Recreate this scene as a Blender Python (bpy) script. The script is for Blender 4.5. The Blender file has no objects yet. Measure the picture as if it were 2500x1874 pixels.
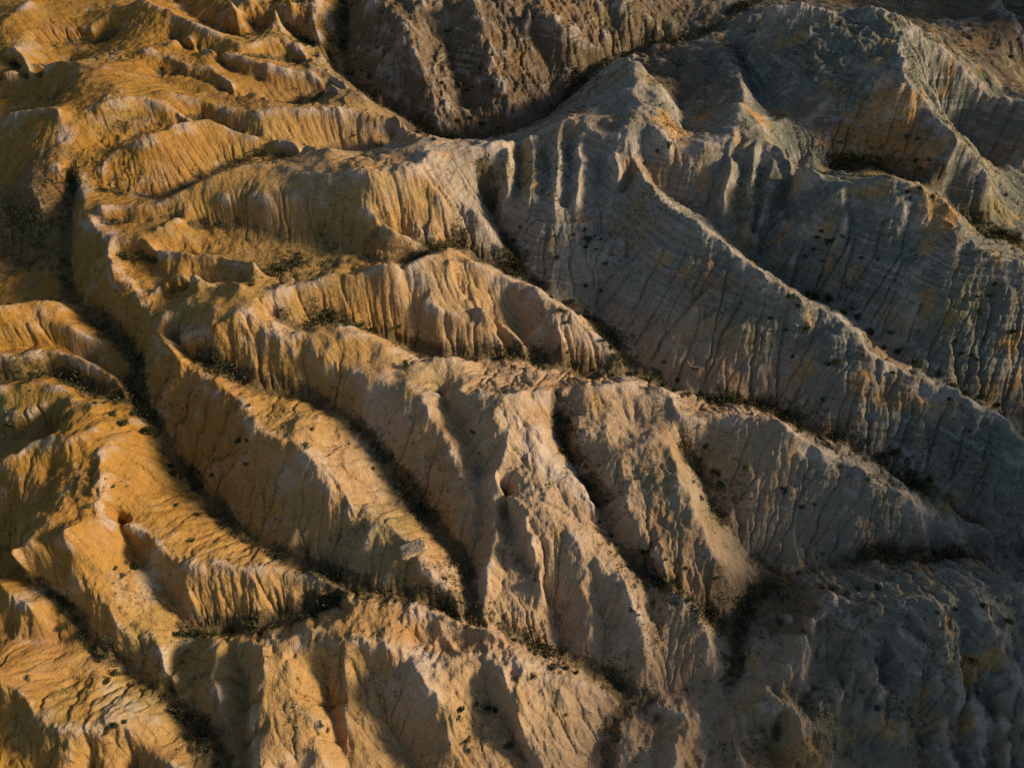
import bpy, math, random
import numpy as np

C = bpy.context.scene.collection
R = math.radians
rng = np.random.default_rng(7)
random.seed(7)

# ------------------------------------------------------------------ camera
CAM_H, PITCH, HFOV = 120.0, 50.0, 70.0
PW, PH = 2500.0, 1874.0                       # pixel frame the survey below is written in
FPX = (PW / 2) / math.tan(R(HFOV / 2))
cam_data = bpy.data.cameras.new("camera")
cam = bpy.data.objects.new("camera", cam_data)
C.objects.link(cam)
cam.location = (0, 0, CAM_H)
cam.rotation_euler = (R(90 - PITCH), 0, 0)
cam_data.sensor_width = 36.0
cam_data.lens = 18.0 / math.tan(R(HFOV / 2))
cam_data.clip_start, cam_data.clip_end = 0.5, 3000
bpy.context.scene.camera = cam
bpy.context.scene.cycles.use_denoising = False      # keep the fine grit

# ------------------------------------------------------------------ light
SUN_EL, SUN_AZ = 17.5, 87.0                  # azimuth clockwise from +Y (the viewing direction)
world = bpy.data.worlds.new("World")
bpy.context.scene.world = world
world.use_nodes = True
wn = world.node_tree.nodes
sky = wn.new("ShaderNodeTexSky")
sky.sky_type = 'NISHITA'
sky.sun_disc = False
sky.sun_elevation = R(SUN_EL)
sky.sun_rotation = R(SUN_AZ)
bg = wn["Background"]
bg.inputs["Strength"].default_value = 0.085
world.node_tree.links.new(sky.outputs[0], bg.inputs[0])
sun_data = bpy.data.lights.new("sun", 'SUN')
sun_data.energy = 5.0
sun_data.angle = R(10.0)
sun_data.color = (1.0, 0.77, 0.52)
sun = bpy.data.objects.new("sun", sun_data)
C.objects.link(sun)
sd = (math.cos(R(SUN_EL)) * math.sin(R(SUN_AZ)), math.cos(R(SUN_EL)) * math.cos(R(SUN_AZ)), math.sin(R(SUN_EL)))
from mathutils import Vector
sun.rotation_euler = Vector(sd).to_track_quat('Z', 'Y').to_euler()
vs = bpy.context.scene.view_settings
vs.view_transform = 'Standard'
vs.look = 'None'
vs.gamma = 1
vs.exposure = -0.05
try:
    vs.use_curve_mapping = False
except Exception:
    pass

# ------------------------------------------------------------------ survey of ridge and gully lines
# crest lines and drainage lines of the badlands as surveyed: x, y, z in metres
RIDGES = """
main crest|-38.9,132.8,29.8 -36.8,133.1,29.9 -34.7,133.0,30.2 -32.5,132.9,30.5 -30.4,133.0,30.7 -28.2,132.7,31.1 -26.4,133.0,31.4 -24.5,133.4,31.6 -22.8,134.2,31.5 -21.1,135.1,31.4 -19.4,136.4,31.1 -18.0,139.2,30.7 -16.6,142.5,30.0 -14.6,143.9,29.4 -12.4,144.9,28.9 -10.3,145.5,28.7 -8.2,146.4,28.7 -6.1,147.3,28.6 -4.0,148.9,28.1 -1.9,151.6,27.1 0.2,154.5,25.9 1.9,155.2,25.3 3.7,154.5,25.5 5.4,155.8,26.3 7.2,157.1,27.0 9.2,157.1,27.7 11.1,157.3,28.2 13.1,157.9,28.5 14.9,156.2,28.5 16.8,154.6,28.5 18.8,152.5,28.4 20.8,150.4,28.4 23.0,149.7,28.4 25.3,149.0,28.3 27.7,148.7,27.9 30.1,148.5,27.5 32.5,148.2,27.3 34.8,147.6,27.3 36.8,147.7,27.3 38.8,147.8,27.3 40.8,147.9,27.4 42.8,148.0,27.4 44.8,148.4,27.5 46.9,149.0,27.4 48.9,149.3,27.6 50.7,148.9,28.1 53.1,149.5,27.6 55.3,149.7,27.4 57.5,150.1,27.1 59.8,150.5,26.7 61.5,149.0,26.3 62.9,147.0,26.3 63.9,144.1,26.9 64.8,141.1,27.5 66.1,139.0,27.8 67.3,136.9,28.2 68.2,134.1,28.9 69.5,132.0,29.7 71.0,130.5,30.1 73.0,129.8,30.0 74.7,128.8,29.6 76.2,127.4,29.4 77.3,125.6,29.6 78.6,124.5,29.5 80.4,124.1,29.0 82.2,123.7,28.4 83.8,123.0,28.1 85.4,121.5,27.8 87.0,120.0,27.5 87.4,118.1,27.2 87.8,116.3,26.8 88.1,114.5,26.5 89.8,114.2,26.3 91.3,113.8,26.2 92.8,113.5,26.1 94.7,112.9,25.9 96.6,112.3,25.7 98.5,111.8,25.5 100.5,111.3,25.3 102.5,110.8,25.1 104.5,110.3,24.8 106.6,109.9,24.5 108.8,109.6,24.2
north knob|35.3,147.3,29.1 33.9,149.5,29.4 32.5,151.8,29.7 31.3,155.2,30.0 30.1,158.7,30.3 30.1,162.2,30.4 30.1,165.9,30.5 30.1,170.3,30.5 30.1,175.1,30.4 30.2,180.4,30.1 30.4,186.2,29.6 28.6,187.1,28.7 26.9,188.4,27.7 25.1,187.6,26.5 23.4,187.0,25.2 21.7,186.4,23.8
knob edge|30.4,186.2,29.6 31.4,182.0,29.9 32.5,178.2,29.9 33.7,174.8,29.8 36.8,172.7,29.5 37.9,170.1,29.2 39.0,167.7,28.7 40.1,165.5,28.2 40.0,162.9,27.7 40.0,160.4,27.1
far r1|-43.6,235.8,25.7 -42.8,229.3,25.9 -40.1,226.9,26.1 -37.5,225.0,26.1 -35.0,223.4,26.0 -33.2,219.2,25.8 -31.5,215.6,25.3 -30.0,212.8,24.5 -29.0,209.7,23.5 -28.0,206.9,22.4 -27.1,204.6,21.1 -26.2,202.4,19.8 -25.0,200.9,18.4 -23.9,199.4,17.0 -23.0,196.9,15.5 -22.2,194.4,14.0 -21.3,192.0,12.5 -21.1,189.5,10.9 -20.8,187.2,9.2
far r2|-11.9,223.9,30.4 -11.0,222.3,28.8 -9.9,219.8,27.2 -8.8,217.4,25.6 -7.7,215.0,23.9 -7.1,212.6,22.3 -6.5,210.1,20.6 -5.9,207.7,18.9 -4.9,205.0,17.3 -3.9,202.2,15.6 -2.9,199.5,13.9 -1.3,197.3,12.2 0.4,195.0,10.6 2.1,192.8,9.0
far r3|4.7,222.3,31.1 5.9,220.8,29.4 8.3,220.1,27.7 10.7,219.3,26.0 13.2,218.5,24.3 15.6,217.7,22.6 18.1,217.9,20.9 20.7,218.1,19.3 23.3,218.2,17.6 26.0,219.4,15.9 28.7,220.5,14.2
far r4|33.8,235.5,25.8 35.5,234.1,24.0 38.3,234.1,22.1 41.1,234.2,20.3 43.4,232.0,18.4 45.8,229.9,16.6
peak left|107.1,198.5,33.1 104.3,197.5,33.7 101.6,196.7,34.3 99.2,197.3,34.8 96.9,198.2,35.2 94.9,199.5,35.4 92.9,201.1,35.4 89.4,199.6,35.4 86.0,198.4,35.2 83.5,200.3,35.1 80.9,202.2,35.0 78.3,202.6,35.0 75.5,202.8,35.0 72.8,202.9,35.2 70.0,202.8,35.4 67.1,202.6,35.6
peak down|107.1,198.5,33.1 103.6,194.8,33.2 100.1,191.2,33.3 98.2,185.1,33.4 96.6,179.5,33.3 95.5,173.9,33.1 94.3,168.1,33.2 92.6,166.9,32.5 91.2,166.3,31.5 90.2,167.3,29.9 89.3,168.7,28.0 88.0,169.4,26.5 85.7,169.3,25.4 83.4,169.1,24.4 81.4,167.5,23.3 79.2,165.5,22.5 77.3,166.0,22.2 74.9,165.7,22.4 72.5,165.2,22.7 69.6,164.7,23.0 66.5,163.6,23.6 63.1,161.7,24.7 59.5,159.3,26.2 55.3,155.6,27.5 52.2,156.7,28.2 51.4,152.5,28.3 50.7,148.9,28.1
peak right branch|94.3,168.1,33.2 95.9,166.3,32.0 98.1,165.6,30.3 100.3,164.9,28.6 101.4,163.5,27.2 102.1,161.4,26.2 103.3,159.4,25.8 104.3,156.9,25.6 105.7,155.4,24.9 108.4,155.6,23.1 111.4,155.5,20.7 114.1,155.0,18.4 115.5,153.6,16.6 116.7,152.0,14.8
peak silhouette|107.1,198.5,33.1 108.2,196.1,31.5 111.0,196.4,29.9 113.7,196.7,28.3 116.3,196.7,26.8 118.8,196.1,25.4 121.4,195.7,24.0 123.6,194.4,22.6 125.6,193.0,21.2 127.5,192.3,19.6 129.5,191.7,18.0 132.0,191.3,17.1 133.9,189.9,16.7 136.0,189.0,16.5 137.9,188.1,16.3 139.8,187.1,16.3 142.0,185.7,16.2 144.2,184.3,16.2 146.2,182.8,16.2 148.3,181.3,16.2
spur q|52.2,156.7,28.2 54.2,162.0,27.5 56.4,167.6,26.8 58.6,173.6,25.9 59.5,179.5,25.0 60.4,185.7,24.0 61.3,192.4,22.9 60.8,198.5,21.8 60.2,205.0,20.5 57.5,209.7,19.2
small far|51.7,212.7,19.2 54.8,214.0,19.4 57.9,215.4,19.6 61.4,215.9,19.8 64.9,216.5,19.9
small front|73.0,129.8,30.0 74.5,130.2,30.6 76.0,130.6,31.3 77.4,130.8,32.0 79.1,129.5,32.5 80.7,128.2,32.5 82.6,127.4,32.2 84.8,127.1,31.6 86.8,126.2,30.7 88.7,125.3,29.8 89.5,123.5,29.2 90.4,121.7,28.6 91.7,120.6,27.5 93.1,119.2,26.2 94.2,117.4,25.3
far right|153.9,242.3,21.8 154.6,238.9,21.2 155.2,235.7,20.5 155.8,232.4,19.8 156.8,229.2,19.2 157.8,226.0,18.5 158.8,222.9,17.9
long spur|27.1,146.2,28.3 27.7,143.6,27.6 28.2,140.9,26.9 28.9,138.3,26.5 29.5,135.6,26.2 30.6,133.6,25.9 31.8,131.7,25.5 32.9,129.9,25.2 34.2,128.6,24.8 35.5,127.2,24.5 36.9,125.9,24.3 38.3,124.5,24.1 39.7,123.1,23.9 41.1,121.8,23.7 42.6,120.7,23.4 44.2,119.8,23.0 46.1,118.3,22.5 47.9,116.7,22.0 48.9,115.0,21.7 49.8,113.4,21.4 50.8,111.7,21.1 51.9,110.8,20.7 53.0,109.9,20.2 54.3,109.3,19.9 55.6,108.6,19.6 56.6,107.2,19.3 57.7,105.9,19.0 59.7,105.7,18.8 61.7,105.5,18.4 63.9,105.5,17.9 64.8,104.2,17.4 65.7,102.9,16.8 66.6,101.6,16.3 67.9,100.1,15.8 69.1,98.5,15.4 70.3,97.0,15.0 72.1,96.1,14.5 74.0,95.2,14.1 75.8,94.3,13.6 77.3,93.3,13.2 78.9,92.4,12.8 80.5,91.5,12.4 82.3,90.8,12.0 84.1,90.1,11.7 85.9,89.3,11.5 86.4,88.0,11.3 86.9,86.7,11.1 88.4,85.9,10.9 90.0,85.1,10.6 91.5,84.3,10.4 93.0,83.5,10.2 93.2,80.9,10.0 93.9,79.3,9.7 94.7,77.8,9.2 95.7,76.5,8.5
face edge|67.2,128.0,31.7 68.7,127.9,29.6 69.9,127.3,27.7 69.9,124.4,26.2 68.4,124.8,25.1 66.8,125.0,24.1 65.1,125.1,23.1 63.5,125.2,22.2 62.5,124.4,21.1 61.6,123.6,19.9 60.7,122.9,18.7 60.2,122.0,17.3 59.7,121.2,15.7
face rib a|50.1,148.3,28.1 49.7,146.0,26.9 49.3,143.9,25.7 48.9,141.6,24.6 48.4,139.4,23.6 47.8,137.8,22.4 47.2,136.3,21.3 46.6,134.8,20.1
face rib b|55.0,148.6,27.4 54.6,146.0,26.6 54.4,144.0,25.6 54.2,142.2,24.5 54.0,140.3,23.4 53.8,138.5,22.3 53.7,136.7,21.1 53.3,135.0,20.0 52.9,133.2,18.9 52.4,131.2,18.0 51.8,129.1,17.1
face rib c|60.7,150.8,25.5 59.8,147.4,25.2 59.0,144.6,24.8 58.5,142.2,24.0 58.1,140.1,23.1 57.3,138.0,22.1 56.6,135.8,21.2 55.7,133.3,20.6 54.8,130.8,20.1 54.0,128.5,19.3
mid rib a|4.8,154.7,24.6 4.8,151.2,24.5 4.7,148.1,24.2 4.7,145.2,23.9 4.6,142.4,23.4 4.1,139.0,22.8 3.6,135.7,22.2
mid rib b|10.7,154.7,27.3 10.6,151.7,26.8 10.5,148.9,26.2 10.4,146.1,25.7 10.3,143.3,25.2 10.3,140.6,24.6 9.9,138.2,24.2 9.5,135.6,23.9 9.1,132.8,23.7
mid rib c|15.3,152.7,28.0 15.2,149.3,27.3 15.2,146.1,26.6 15.2,143.0,25.9 15.1,140.0,25.1 14.7,138.0,24.3 14.3,135.8,23.7 13.9,133.5,23.2
mid rib d|-0.9,147.9,27.8 -0.9,146.0,26.7 -0.9,144.2,25.7 -0.9,142.4,24.6 -0.9,140.6,23.6 -1.3,139.1,22.4 -1.7,137.6,21.3 -2.0,136.1,20.2
mid rib e|22.9,145.5,28.8 23.1,143.2,27.8 23.4,141.0,26.8 23.7,138.8,25.8 23.1,137.2,24.8 22.5,135.6,23.8
spur k|-18.6,138.6,29.8 -16.8,137.1,28.5 -15.5,136.7,27.3 -14.1,136.2,26.0 -12.6,135.7,24.8 -11.3,134.6,23.6 -10.0,133.4,22.4 -8.6,132.3,21.2 -7.3,131.2,20.0 -6.0,130.0,19.0 -4.6,128.8,18.0 -3.4,127.6,16.9 -2.1,126.5,15.8 -0.9,125.5,14.6
k rib a|-30.1,132.5,30.7 -29.2,131.1,29.7 -28.3,129.6,29.0 -27.5,128.8,27.7 -26.8,127.8,25.8 -26.0,126.6,24.0
k rib b|-24.9,133.0,31.6 -23.9,132.3,30.1 -23.0,131.7,28.6 -21.9,130.8,27.2 -20.9,129.8,25.9 -20.2,128.4,24.5 -19.6,127.3,22.8 -18.9,126.4,21.0
k rib c|-19.1,135.6,31.1 -18.4,134.9,29.5 -17.7,134.0,28.1 -17.0,133.0,26.7 -16.2,132.0,25.4 -15.5,131.0,24.0 -14.8,129.7,22.4 -14.1,128.5,20.8 -13.4,127.4,19.1
ridge o|-45.4,132.2,26.3 -43.4,131.4,25.9 -41.3,130.5,25.6 -39.1,129.1,25.7 -36.7,128.6,25.8 -34.2,128.0,25.9 -31.8,127.5,26.0 -30.3,126.1,25.7 -28.8,125.0,25.1 -27.3,123.7,24.7 -25.5,123.1,24.3 -23.7,122.8,23.6 -21.9,122.9,22.6 -20.6,123.0,21.5 -19.3,122.9,20.5
centre crest|-47.6,101.6,23.5 -46.0,103.3,23.4 -44.3,105.0,23.3 -42.8,106.0,23.2 -41.3,106.9,23.2 -39.7,107.8,23.2 -38.1,108.4,23.4 -36.4,108.9,23.8 -34.4,109.2,23.9 -32.4,109.9,23.8 -30.5,110.6,23.5 -28.5,111.0,23.6 -26.7,110.7,24.0 -24.9,110.6,24.3 -23.3,111.0,24.0 -21.7,111.9,23.4 -20.0,112.7,22.9 -18.3,113.1,22.7 -17.1,114.3,22.6 -15.9,115.6,22.4 -14.6,117.3,22.2 -13.4,119.1,21.8 -11.7,118.4,21.4 -10.1,117.7,21.0 -8.5,117.1,20.6 -6.9,116.5,20.1 -5.3,116.1,19.4 -3.7,115.7,18.7 -1.9,115.5,18.1 -0.2,115.2,17.6 1.5,114.9,17.1 3.6,113.5,16.7 5.7,112.1,16.3 7.2,111.0,15.8 8.6,109.9,15.3 10.1,108.8,14.8 11.3,107.2,14.2 12.4,105.8,13.5 14.0,105.7,12.8 15.6,105.7,12.1 17.2,104.7,11.4 18.7,103.9,10.5 20.1,102.6,9.6 21.4,101.5,8.7 22.8,100.3,7.8
centre rib a|-12.8,114.8,23.4 -12.6,113.5,21.9 -12.3,111.8,20.8 -10.9,111.2,19.8 -9.4,110.3,19.1 -8.0,109.2,18.6 -6.4,107.3,17.8 -4.9,105.9,16.7 -3.4,105.2,15.5 -1.9,104.6,14.3 -0.2,103.6,13.0 1.5,102.4,12.0 2.2,100.8,11.3 2.8,99.2,10.6
centre rib b|-17.5,106.9,18.6 -15.5,106.2,18.0 -13.5,105.6,17.4 -11.5,105.0,16.6 -9.6,104.5,15.7 -7.6,104.0,14.8 -5.5,103.4,13.9 -4.2,102.9,13.0 -2.9,102.2,12.2 -2.0,100.0,11.7 -1.1,97.6,11.3
centre block|3.0,114.2,16.7 4.2,112.4,16.4 5.4,110.6,16.0 6.6,109.0,15.6 7.5,107.2,15.1 8.3,105.5,14.5 9.1,103.9,13.8 9.7,102.5,12.9 10.2,101.1,12.0 10.7,99.6,11.2
d back|-47.3,100.7,23.5 -46.7,99.3,22.8 -46.0,97.7,22.3 -45.2,96.0,21.9 -43.0,95.2,21.7 -40.7,94.2,21.6 -38.6,94.5,21.5 -36.5,94.9,21.3 -35.0,95.8,21.0 -33.5,96.8,20.6 -31.9,97.7,20.3 -30.3,97.3,20.0 -28.7,96.8,19.7 -27.1,96.2,19.5 -25.4,95.4,19.3 -23.8,94.7,19.0 -22.3,94.4,18.3 -20.2,94.5,17.1 -18.1,94.9,15.8
d front|-50.3,95.5,23.5 -48.7,94.9,22.9 -47.1,94.4,22.4 -45.5,93.7,21.8 -43.8,93.7,21.4 -42.1,93.5,21.1 -40.4,93.3,20.9 -38.7,92.5,20.5 -37.2,91.6,20.2 -35.6,90.7,19.8 -34.0,89.9,19.4 -31.9,89.1,19.0 -29.8,88.0,18.8 -28.2,87.4,18.8 -26.5,86.8,18.8 -24.8,86.3,18.7 -23.2,85.7,18.7 -21.1,84.4,18.6 -19.0,83.1,18.6 -17.6,82.9,18.6 -16.3,83.1,18.1 -14.6,83.8,17.5 -12.9,84.1,17.3 -11.0,84.0,17.7 -9.2,83.9,18.1 -7.9,82.2,18.3 -6.7,80.6,18.3 -5.7,79.4,18.1 -4.7,78.3,17.8 -3.7,77.1,17.6 -1.9,76.5,17.4 -0.1,76.3,16.7 1.1,75.7,15.5 2.4,74.9,14.6 3.7,73.9,14.0 5.1,73.0,13.5 6.5,72.1,13.0 8.3,71.1,12.5 10.0,70.0,12.0 11.2,69.3,11.5 12.4,68.7,10.9 13.3,66.8,10.4 14.2,64.9,9.9
d knob|-19.1,85.0,19.5 -18.0,86.6,19.1 -16.9,88.3,18.5 -15.8,90.1,17.8 -14.7,91.9,17.3 -13.2,92.7,16.8 -11.6,93.4,16.5
d crest right|-9.2,83.9,18.1 -7.1,83.0,18.7 -5.1,82.3,19.1 -3.1,81.7,19.3 -1.4,82.1,19.4 0.4,82.7,19.1 2.2,83.6,18.5 3.9,84.3,17.8 5.6,84.9,17.3 7.3,85.5,16.9 9.0,85.9,16.6 10.7,86.4,16.5 12.4,86.8,16.4 14.0,87.2,16.4 16.3,87.5,15.8 18.5,87.8,15.2 20.2,88.9,14.7 22.0,89.9,14.1 23.8,90.9,13.6 25.4,90.4,13.1 26.9,89.8,12.9 28.4,88.6,12.8 29.7,87.4,12.8 30.3,85.5,12.9 30.8,83.6,13.0 30.9,81.4,12.9 32.9,81.9,12.6 34.9,82.4,12.3 36.8,82.7,12.2 38.6,82.7,12.2 40.4,82.7,12.3 42.1,82.6,12.4 43.8,82.5,12.5 45.8,81.8,12.6 47.8,81.1,12.8 49.1,80.3,12.8 50.5,79.6,12.7 51.8,78.8,12.5 53.1,78.0,12.1 54.5,77.4,11.7 55.9,76.8,11.2 57.3,76.2,10.7 58.7,75.5,10.4 60.1,74.9,10.0 61.3,73.9,9.7 62.5,72.9,9.3 63.8,71.9,9.0 64.9,71.1,8.6 66.1,70.3,8.3 67.3,69.5,8.0 68.6,68.7,7.6 70.0,67.9,7.1 71.4,67.2,6.7 72.9,66.5,6.1 74.5,65.9,5.5 76.2,65.4,4.9 77.9,64.9,4.2 80.2,64.7,3.5 82.3,64.2,2.8 84.4,63.7,2.0 85.4,62.9,1.2 86.4,62.1,0.3
ridge g|-94.7,165.0,29.8 -96.6,163.8,29.4 -98.4,162.7,29.0 -100.4,161.8,28.5 -102.0,160.0,28.0 -103.5,158.3,27.6 -103.7,155.5,27.0 -103.9,152.9,26.5 -103.1,150.8,25.9 -102.4,148.7,25.3 -101.2,147.0,24.6 -99.8,145.0,24.2 -98.2,142.1,23.9 -96.5,139.3,23.6 -95.1,136.4,23.5 -93.6,133.4,23.5 -92.4,130.4,23.5 -91.3,127.6,23.4 -89.4,126.0,23.4 -87.4,124.2,23.4 -85.5,123.0,23.5 -83.6,121.8,23.5 -83.2,119.7,23.3 -82.7,117.7,23.0 -80.9,113.4,22.9 -79.7,111.1,22.7 -78.6,109.0,22.4 -76.7,108.4,22.2 -74.9,108.1,21.9 -73.7,106.0,21.5 -72.3,103.8,21.5 -70.8,101.6,21.1 -69.3,99.4,20.8 -67.7,97.3,20.5 -66.1,95.0,20.3 -64.7,95.1,20.4 -63.2,94.9,20.6 -61.0,95.1,21.2 -58.7,95.0,22.1 -56.8,94.8,22.9 -55.1,94.8,23.5 -53.4,94.9,24.0 -51.8,95.7,24.5 -50.2,96.6,24.8 -49.0,97.6,24.8 -48.0,99.0,24.3 -47.1,100.7,23.5
g far a|-94.7,165.0,29.8 -92.7,166.2,29.3 -90.8,167.7,28.7 -89.0,167.5,28.0 -87.1,167.2,27.3 -85.1,166.7,26.7 -83.0,166.1,26.2 -80.7,165.3,25.7 -78.4,164.3,25.4
g far b|-93.9,142.9,24.1 -93.1,144.8,24.6 -92.3,146.8,24.9 -91.6,148.9,25.2 -90.7,150.8,25.7 -88.1,151.1,26.6 -85.4,151.1,27.7 -83.2,152.1,28.2 -81.8,153.7,28.2 -80.4,155.2,28.1 -79.0,156.9,28.0 -76.9,158.5,27.6 -75.0,160.4,27.1 -73.0,162.3,26.5 -71.2,162.0,25.7 -69.5,162.1,24.7 -67.6,161.7,23.9 -65.0,161.5,23.4 -62.4,161.1,23.0 -59.7,160.6,22.7 -57.6,160.1,22.4 -55.3,159.2,22.4 -53.0,157.7,22.8 -50.4,155.7,23.4 -47.8,153.4,24.5 -45.1,150.5,25.8 -42.4,147.5,27.3 -39.2,144.7,28.5 -36.3,142.8,29.1 -33.6,141.2,29.6
g mid|-87.2,128.4,25.9 -86.0,129.4,24.8 -84.6,130.0,24.2 -82.8,130.1,23.8 -80.9,130.0,23.6 -78.9,129.6,23.6 -77.1,130.9,23.8 -75.3,132.1,24.2 -73.3,133.0,24.7 -71.2,133.8,25.3 -69.5,134.9,26.2 -67.8,136.2,27.0 -66.1,137.0,27.1 -64.5,137.9,27.2 -62.6,138.6,27.4 -60.8,139.7,27.5 -59.2,141.1,27.2 -57.6,142.5,27.0 -55.5,141.7,27.0 -53.5,140.6,27.0 -51.2,140.4,27.2 -48.8,140.0,27.5 -46.2,138.1,27.9 -43.4,135.8,28.6 -40.9,134.4,29.4 -38.5,133.4,29.8
g low|-83.6,121.8,23.5 -81.5,121.3,23.4 -79.5,120.9,23.2 -77.3,120.3,23.1 -74.5,119.0,23.3 -71.8,117.7,23.5 -69.1,116.5,23.6 -66.8,116.1,23.7 -64.6,116.0,23.6 -62.3,115.9,23.5 -60.6,115.6,23.4 -59.0,115.5,23.2 -57.3,115.2,23.0 -55.5,114.5,23.1 -53.4,113.3,23.6 -51.2,111.7,24.5
g low b|-72.3,103.8,21.5 -71.4,105.2,21.7 -70.6,106.8,21.8 -69.8,108.6,21.8 -68.0,109.7,22.2 -66.0,110.6,22.7 -63.3,109.1,23.1 -60.9,108.1,23.2 -58.5,107.2,23.1 -56.5,106.8,23.4 -54.0,105.7,24.4 -51.4,104.1,25.9
g low c|-66.1,95.0,20.3 -66.0,96.9,21.3 -66.3,99.5,21.7 -64.6,100.1,21.8 -62.7,100.4,22.3 -60.8,100.6,22.8 -58.8,101.0,23.1 -56.9,101.4,23.5 -54.9,101.7,23.9
g mid b|-75.2,124.1,22.8 -73.8,125.6,22.9 -72.5,127.0,23.1 -71.0,128.4,23.3 -69.6,129.8,23.6 -68.2,131.4,23.7 -66.0,132.0,23.9 -63.6,132.4,24.4 -61.2,132.8,24.8 -58.7,132.5,25.0 -56.2,132.2,25.2 -53.7,131.8,25.5 -51.6,131.8,25.7 -49.5,131.9,25.9 -47.5,132.1,26.1 -45.4,132.2,26.3
h1|-87.3,172.4,27.9 -84.9,172.2,27.4 -82.6,172.1,27.0 -80.2,171.9,26.5 -77.8,171.7,26.1 -75.7,171.0,25.7 -73.5,170.2,25.4 -71.2,169.2,25.1 -68.9,168.0,25.0 -66.1,167.8,24.9 -63.4,167.7,24.9 -60.6,167.7,24.8 -58.8,168.5,24.6 -57.0,169.4,24.4 -55.1,170.2,24.2 -52.4,170.6,24.0 -49.7,171.0,23.8 -47.0,171.4,23.5 -44.8,171.6,23.3 -42.6,171.8,23.0 -40.3,172.1,22.7 -38.2,171.5,22.4 -36.1,171.1,21.9 -33.9,171.9,21.5 -31.5,172.3,21.3 -28.9,171.1,21.9 -26.9,165.1,23.8 -24.7,157.8,26.6 -22.3,152.0,29.2 -20.4,148.5,30.4 -18.6,147.9,30.1 -17.0,148.4,29.1 -15.3,148.8,28.1 -12.2,149.1,27.2
h2|-100.2,196.7,26.8 -98.0,197.2,26.3 -95.9,197.7,25.9 -93.5,196.0,25.4 -91.1,194.3,25.0 -88.7,192.6,24.6 -86.3,190.8,24.2 -84.1,190.6,24.0 -81.7,190.1,23.9 -79.4,189.5,23.9 -75.9,185.5,23.9 -72.4,181.4,24.0 -70.0,180.6,24.1 -67.7,179.8,24.2 -65.3,178.9,24.4 -62.5,175.6,24.5 -59.9,172.6,24.5 -57.4,169.9,24.4
h3|-94.6,202.8,26.2 -91.9,205.9,25.7 -89.0,203.8,25.7 -85.9,201.4,25.9 -83.1,199.3,26.0 -80.5,197.7,25.9 -78.1,197.1,25.5 -75.7,196.6,25.1 -73.2,195.8,24.8 -70.6,194.7,24.7 -68.1,193.7,24.5 -65.8,192.7,24.3 -63.7,192.0,23.9 -61.6,191.5,23.3 -59.6,192.2,22.8 -57.6,192.9,22.2 -55.4,192.3,21.6 -53.1,191.5,21.1 -50.6,189.5,20.9 -47.8,186.5,21.2 -45.0,181.4,22.1 -42.5,176.9,22.8 -40.4,173.6,22.7
h4|-76.5,197.5,25.1 -74.1,200.0,25.2 -71.7,202.8,25.3 -70.5,205.3,25.1 -69.4,208.2,24.8 -66.8,209.1,24.3 -64.3,210.1,23.7 -62.2,208.1,23.0 -60.0,206.0,22.4 -58.1,203.2,21.9 -56.0,200.1,21.7 -54.0,197.0,21.5 -51.5,195.5,21.1 -49.1,194.3,20.5 -46.4,191.6,20.2 -43.4,188.0,20.3 -40.4,183.6,20.9 -37.4,179.3,21.5
h5|-110.1,227.0,28.6 -105.1,221.5,28.7 -101.5,218.9,28.6 -98.1,217.0,28.3 -94.7,214.6,27.8 -91.4,212.2,27.3 -87.9,209.4,26.9 -85.3,208.0,26.6 -82.6,206.5,26.3 -80.1,205.1,26.0 -77.3,203.0,25.7 -74.6,200.9,25.2
far buttress|-60.4,237.6,24.3 -59.6,232.1,23.3 -59.6,227.7,22.3 -59.5,223.2,21.3 -57.9,219.2,20.7 -56.3,214.9,20.3 -54.9,211.8,19.4
far buttress b|-84.8,230.7,27.1 -83.9,228.5,24.8 -82.9,226.3,22.4 -82.8,226.3,20.2 -82.7,226.1,17.9
far buttress c|-70.5,224.1,29.8 -70.1,224.4,26.5 -69.8,224.6,23.2 -69.2,223.9,19.9
i1|-145.6,211.8,26.3 -144.5,214.5,26.7 -143.4,217.1,27.1 -142.2,219.8,27.6 -141.5,224.2,28.0
i2|-143.9,206.8,25.2 -141.3,207.4,25.2 -139.1,208.7,25.0 -137.4,210.7,24.3 -135.5,212.5,23.8 -133.7,213.8,23.5 -131.8,215.1,23.2 -129.9,216.3,22.9 -127.7,216.7,22.8 -125.2,216.5,22.8 -122.4,215.8,23.1 -121.5,218.5,23.6 -120.2,220.6,24.3 -117.3,221.6,25.3 -114.4,222.8,26.3 -111.2,222.2,27.2 -108.1,221.7,28.0 -105.1,221.5,28.7
i3|-140.8,200.0,25.2 -138.7,200.0,25.4 -136.4,199.9,25.7 -132.4,194.8,26.1 -128.7,190.1,26.3
i4|-137.0,190.1,24.1 -134.7,191.5,24.1 -131.9,192.4,24.4 -128.8,192.7,25.0 -125.3,191.4,25.8 -121.5,189.6,26.8 -117.9,187.9,27.8 -114.1,185.6,28.5 -110.7,183.8,29.0 -107.9,182.8,29.1 -105.4,182.4,28.8 -102.5,181.2,28.6 -99.5,179.7,28.5
i5|-111.2,171.1,27.7 -109.0,172.0,28.8 -107.2,173.5,29.5 -104.5,173.4,29.8 -101.9,173.9,29.7 -98.9,172.2,29.8 -95.8,170.4,29.8 -94.7,165.0,29.8
i6|-124.7,164.3,25.4 -121.0,163.5,26.7 -117.8,163.2,27.6 -114.5,162.9,28.6 -110.1,160.8,29.8 -105.7,158.5,31.1
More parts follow.
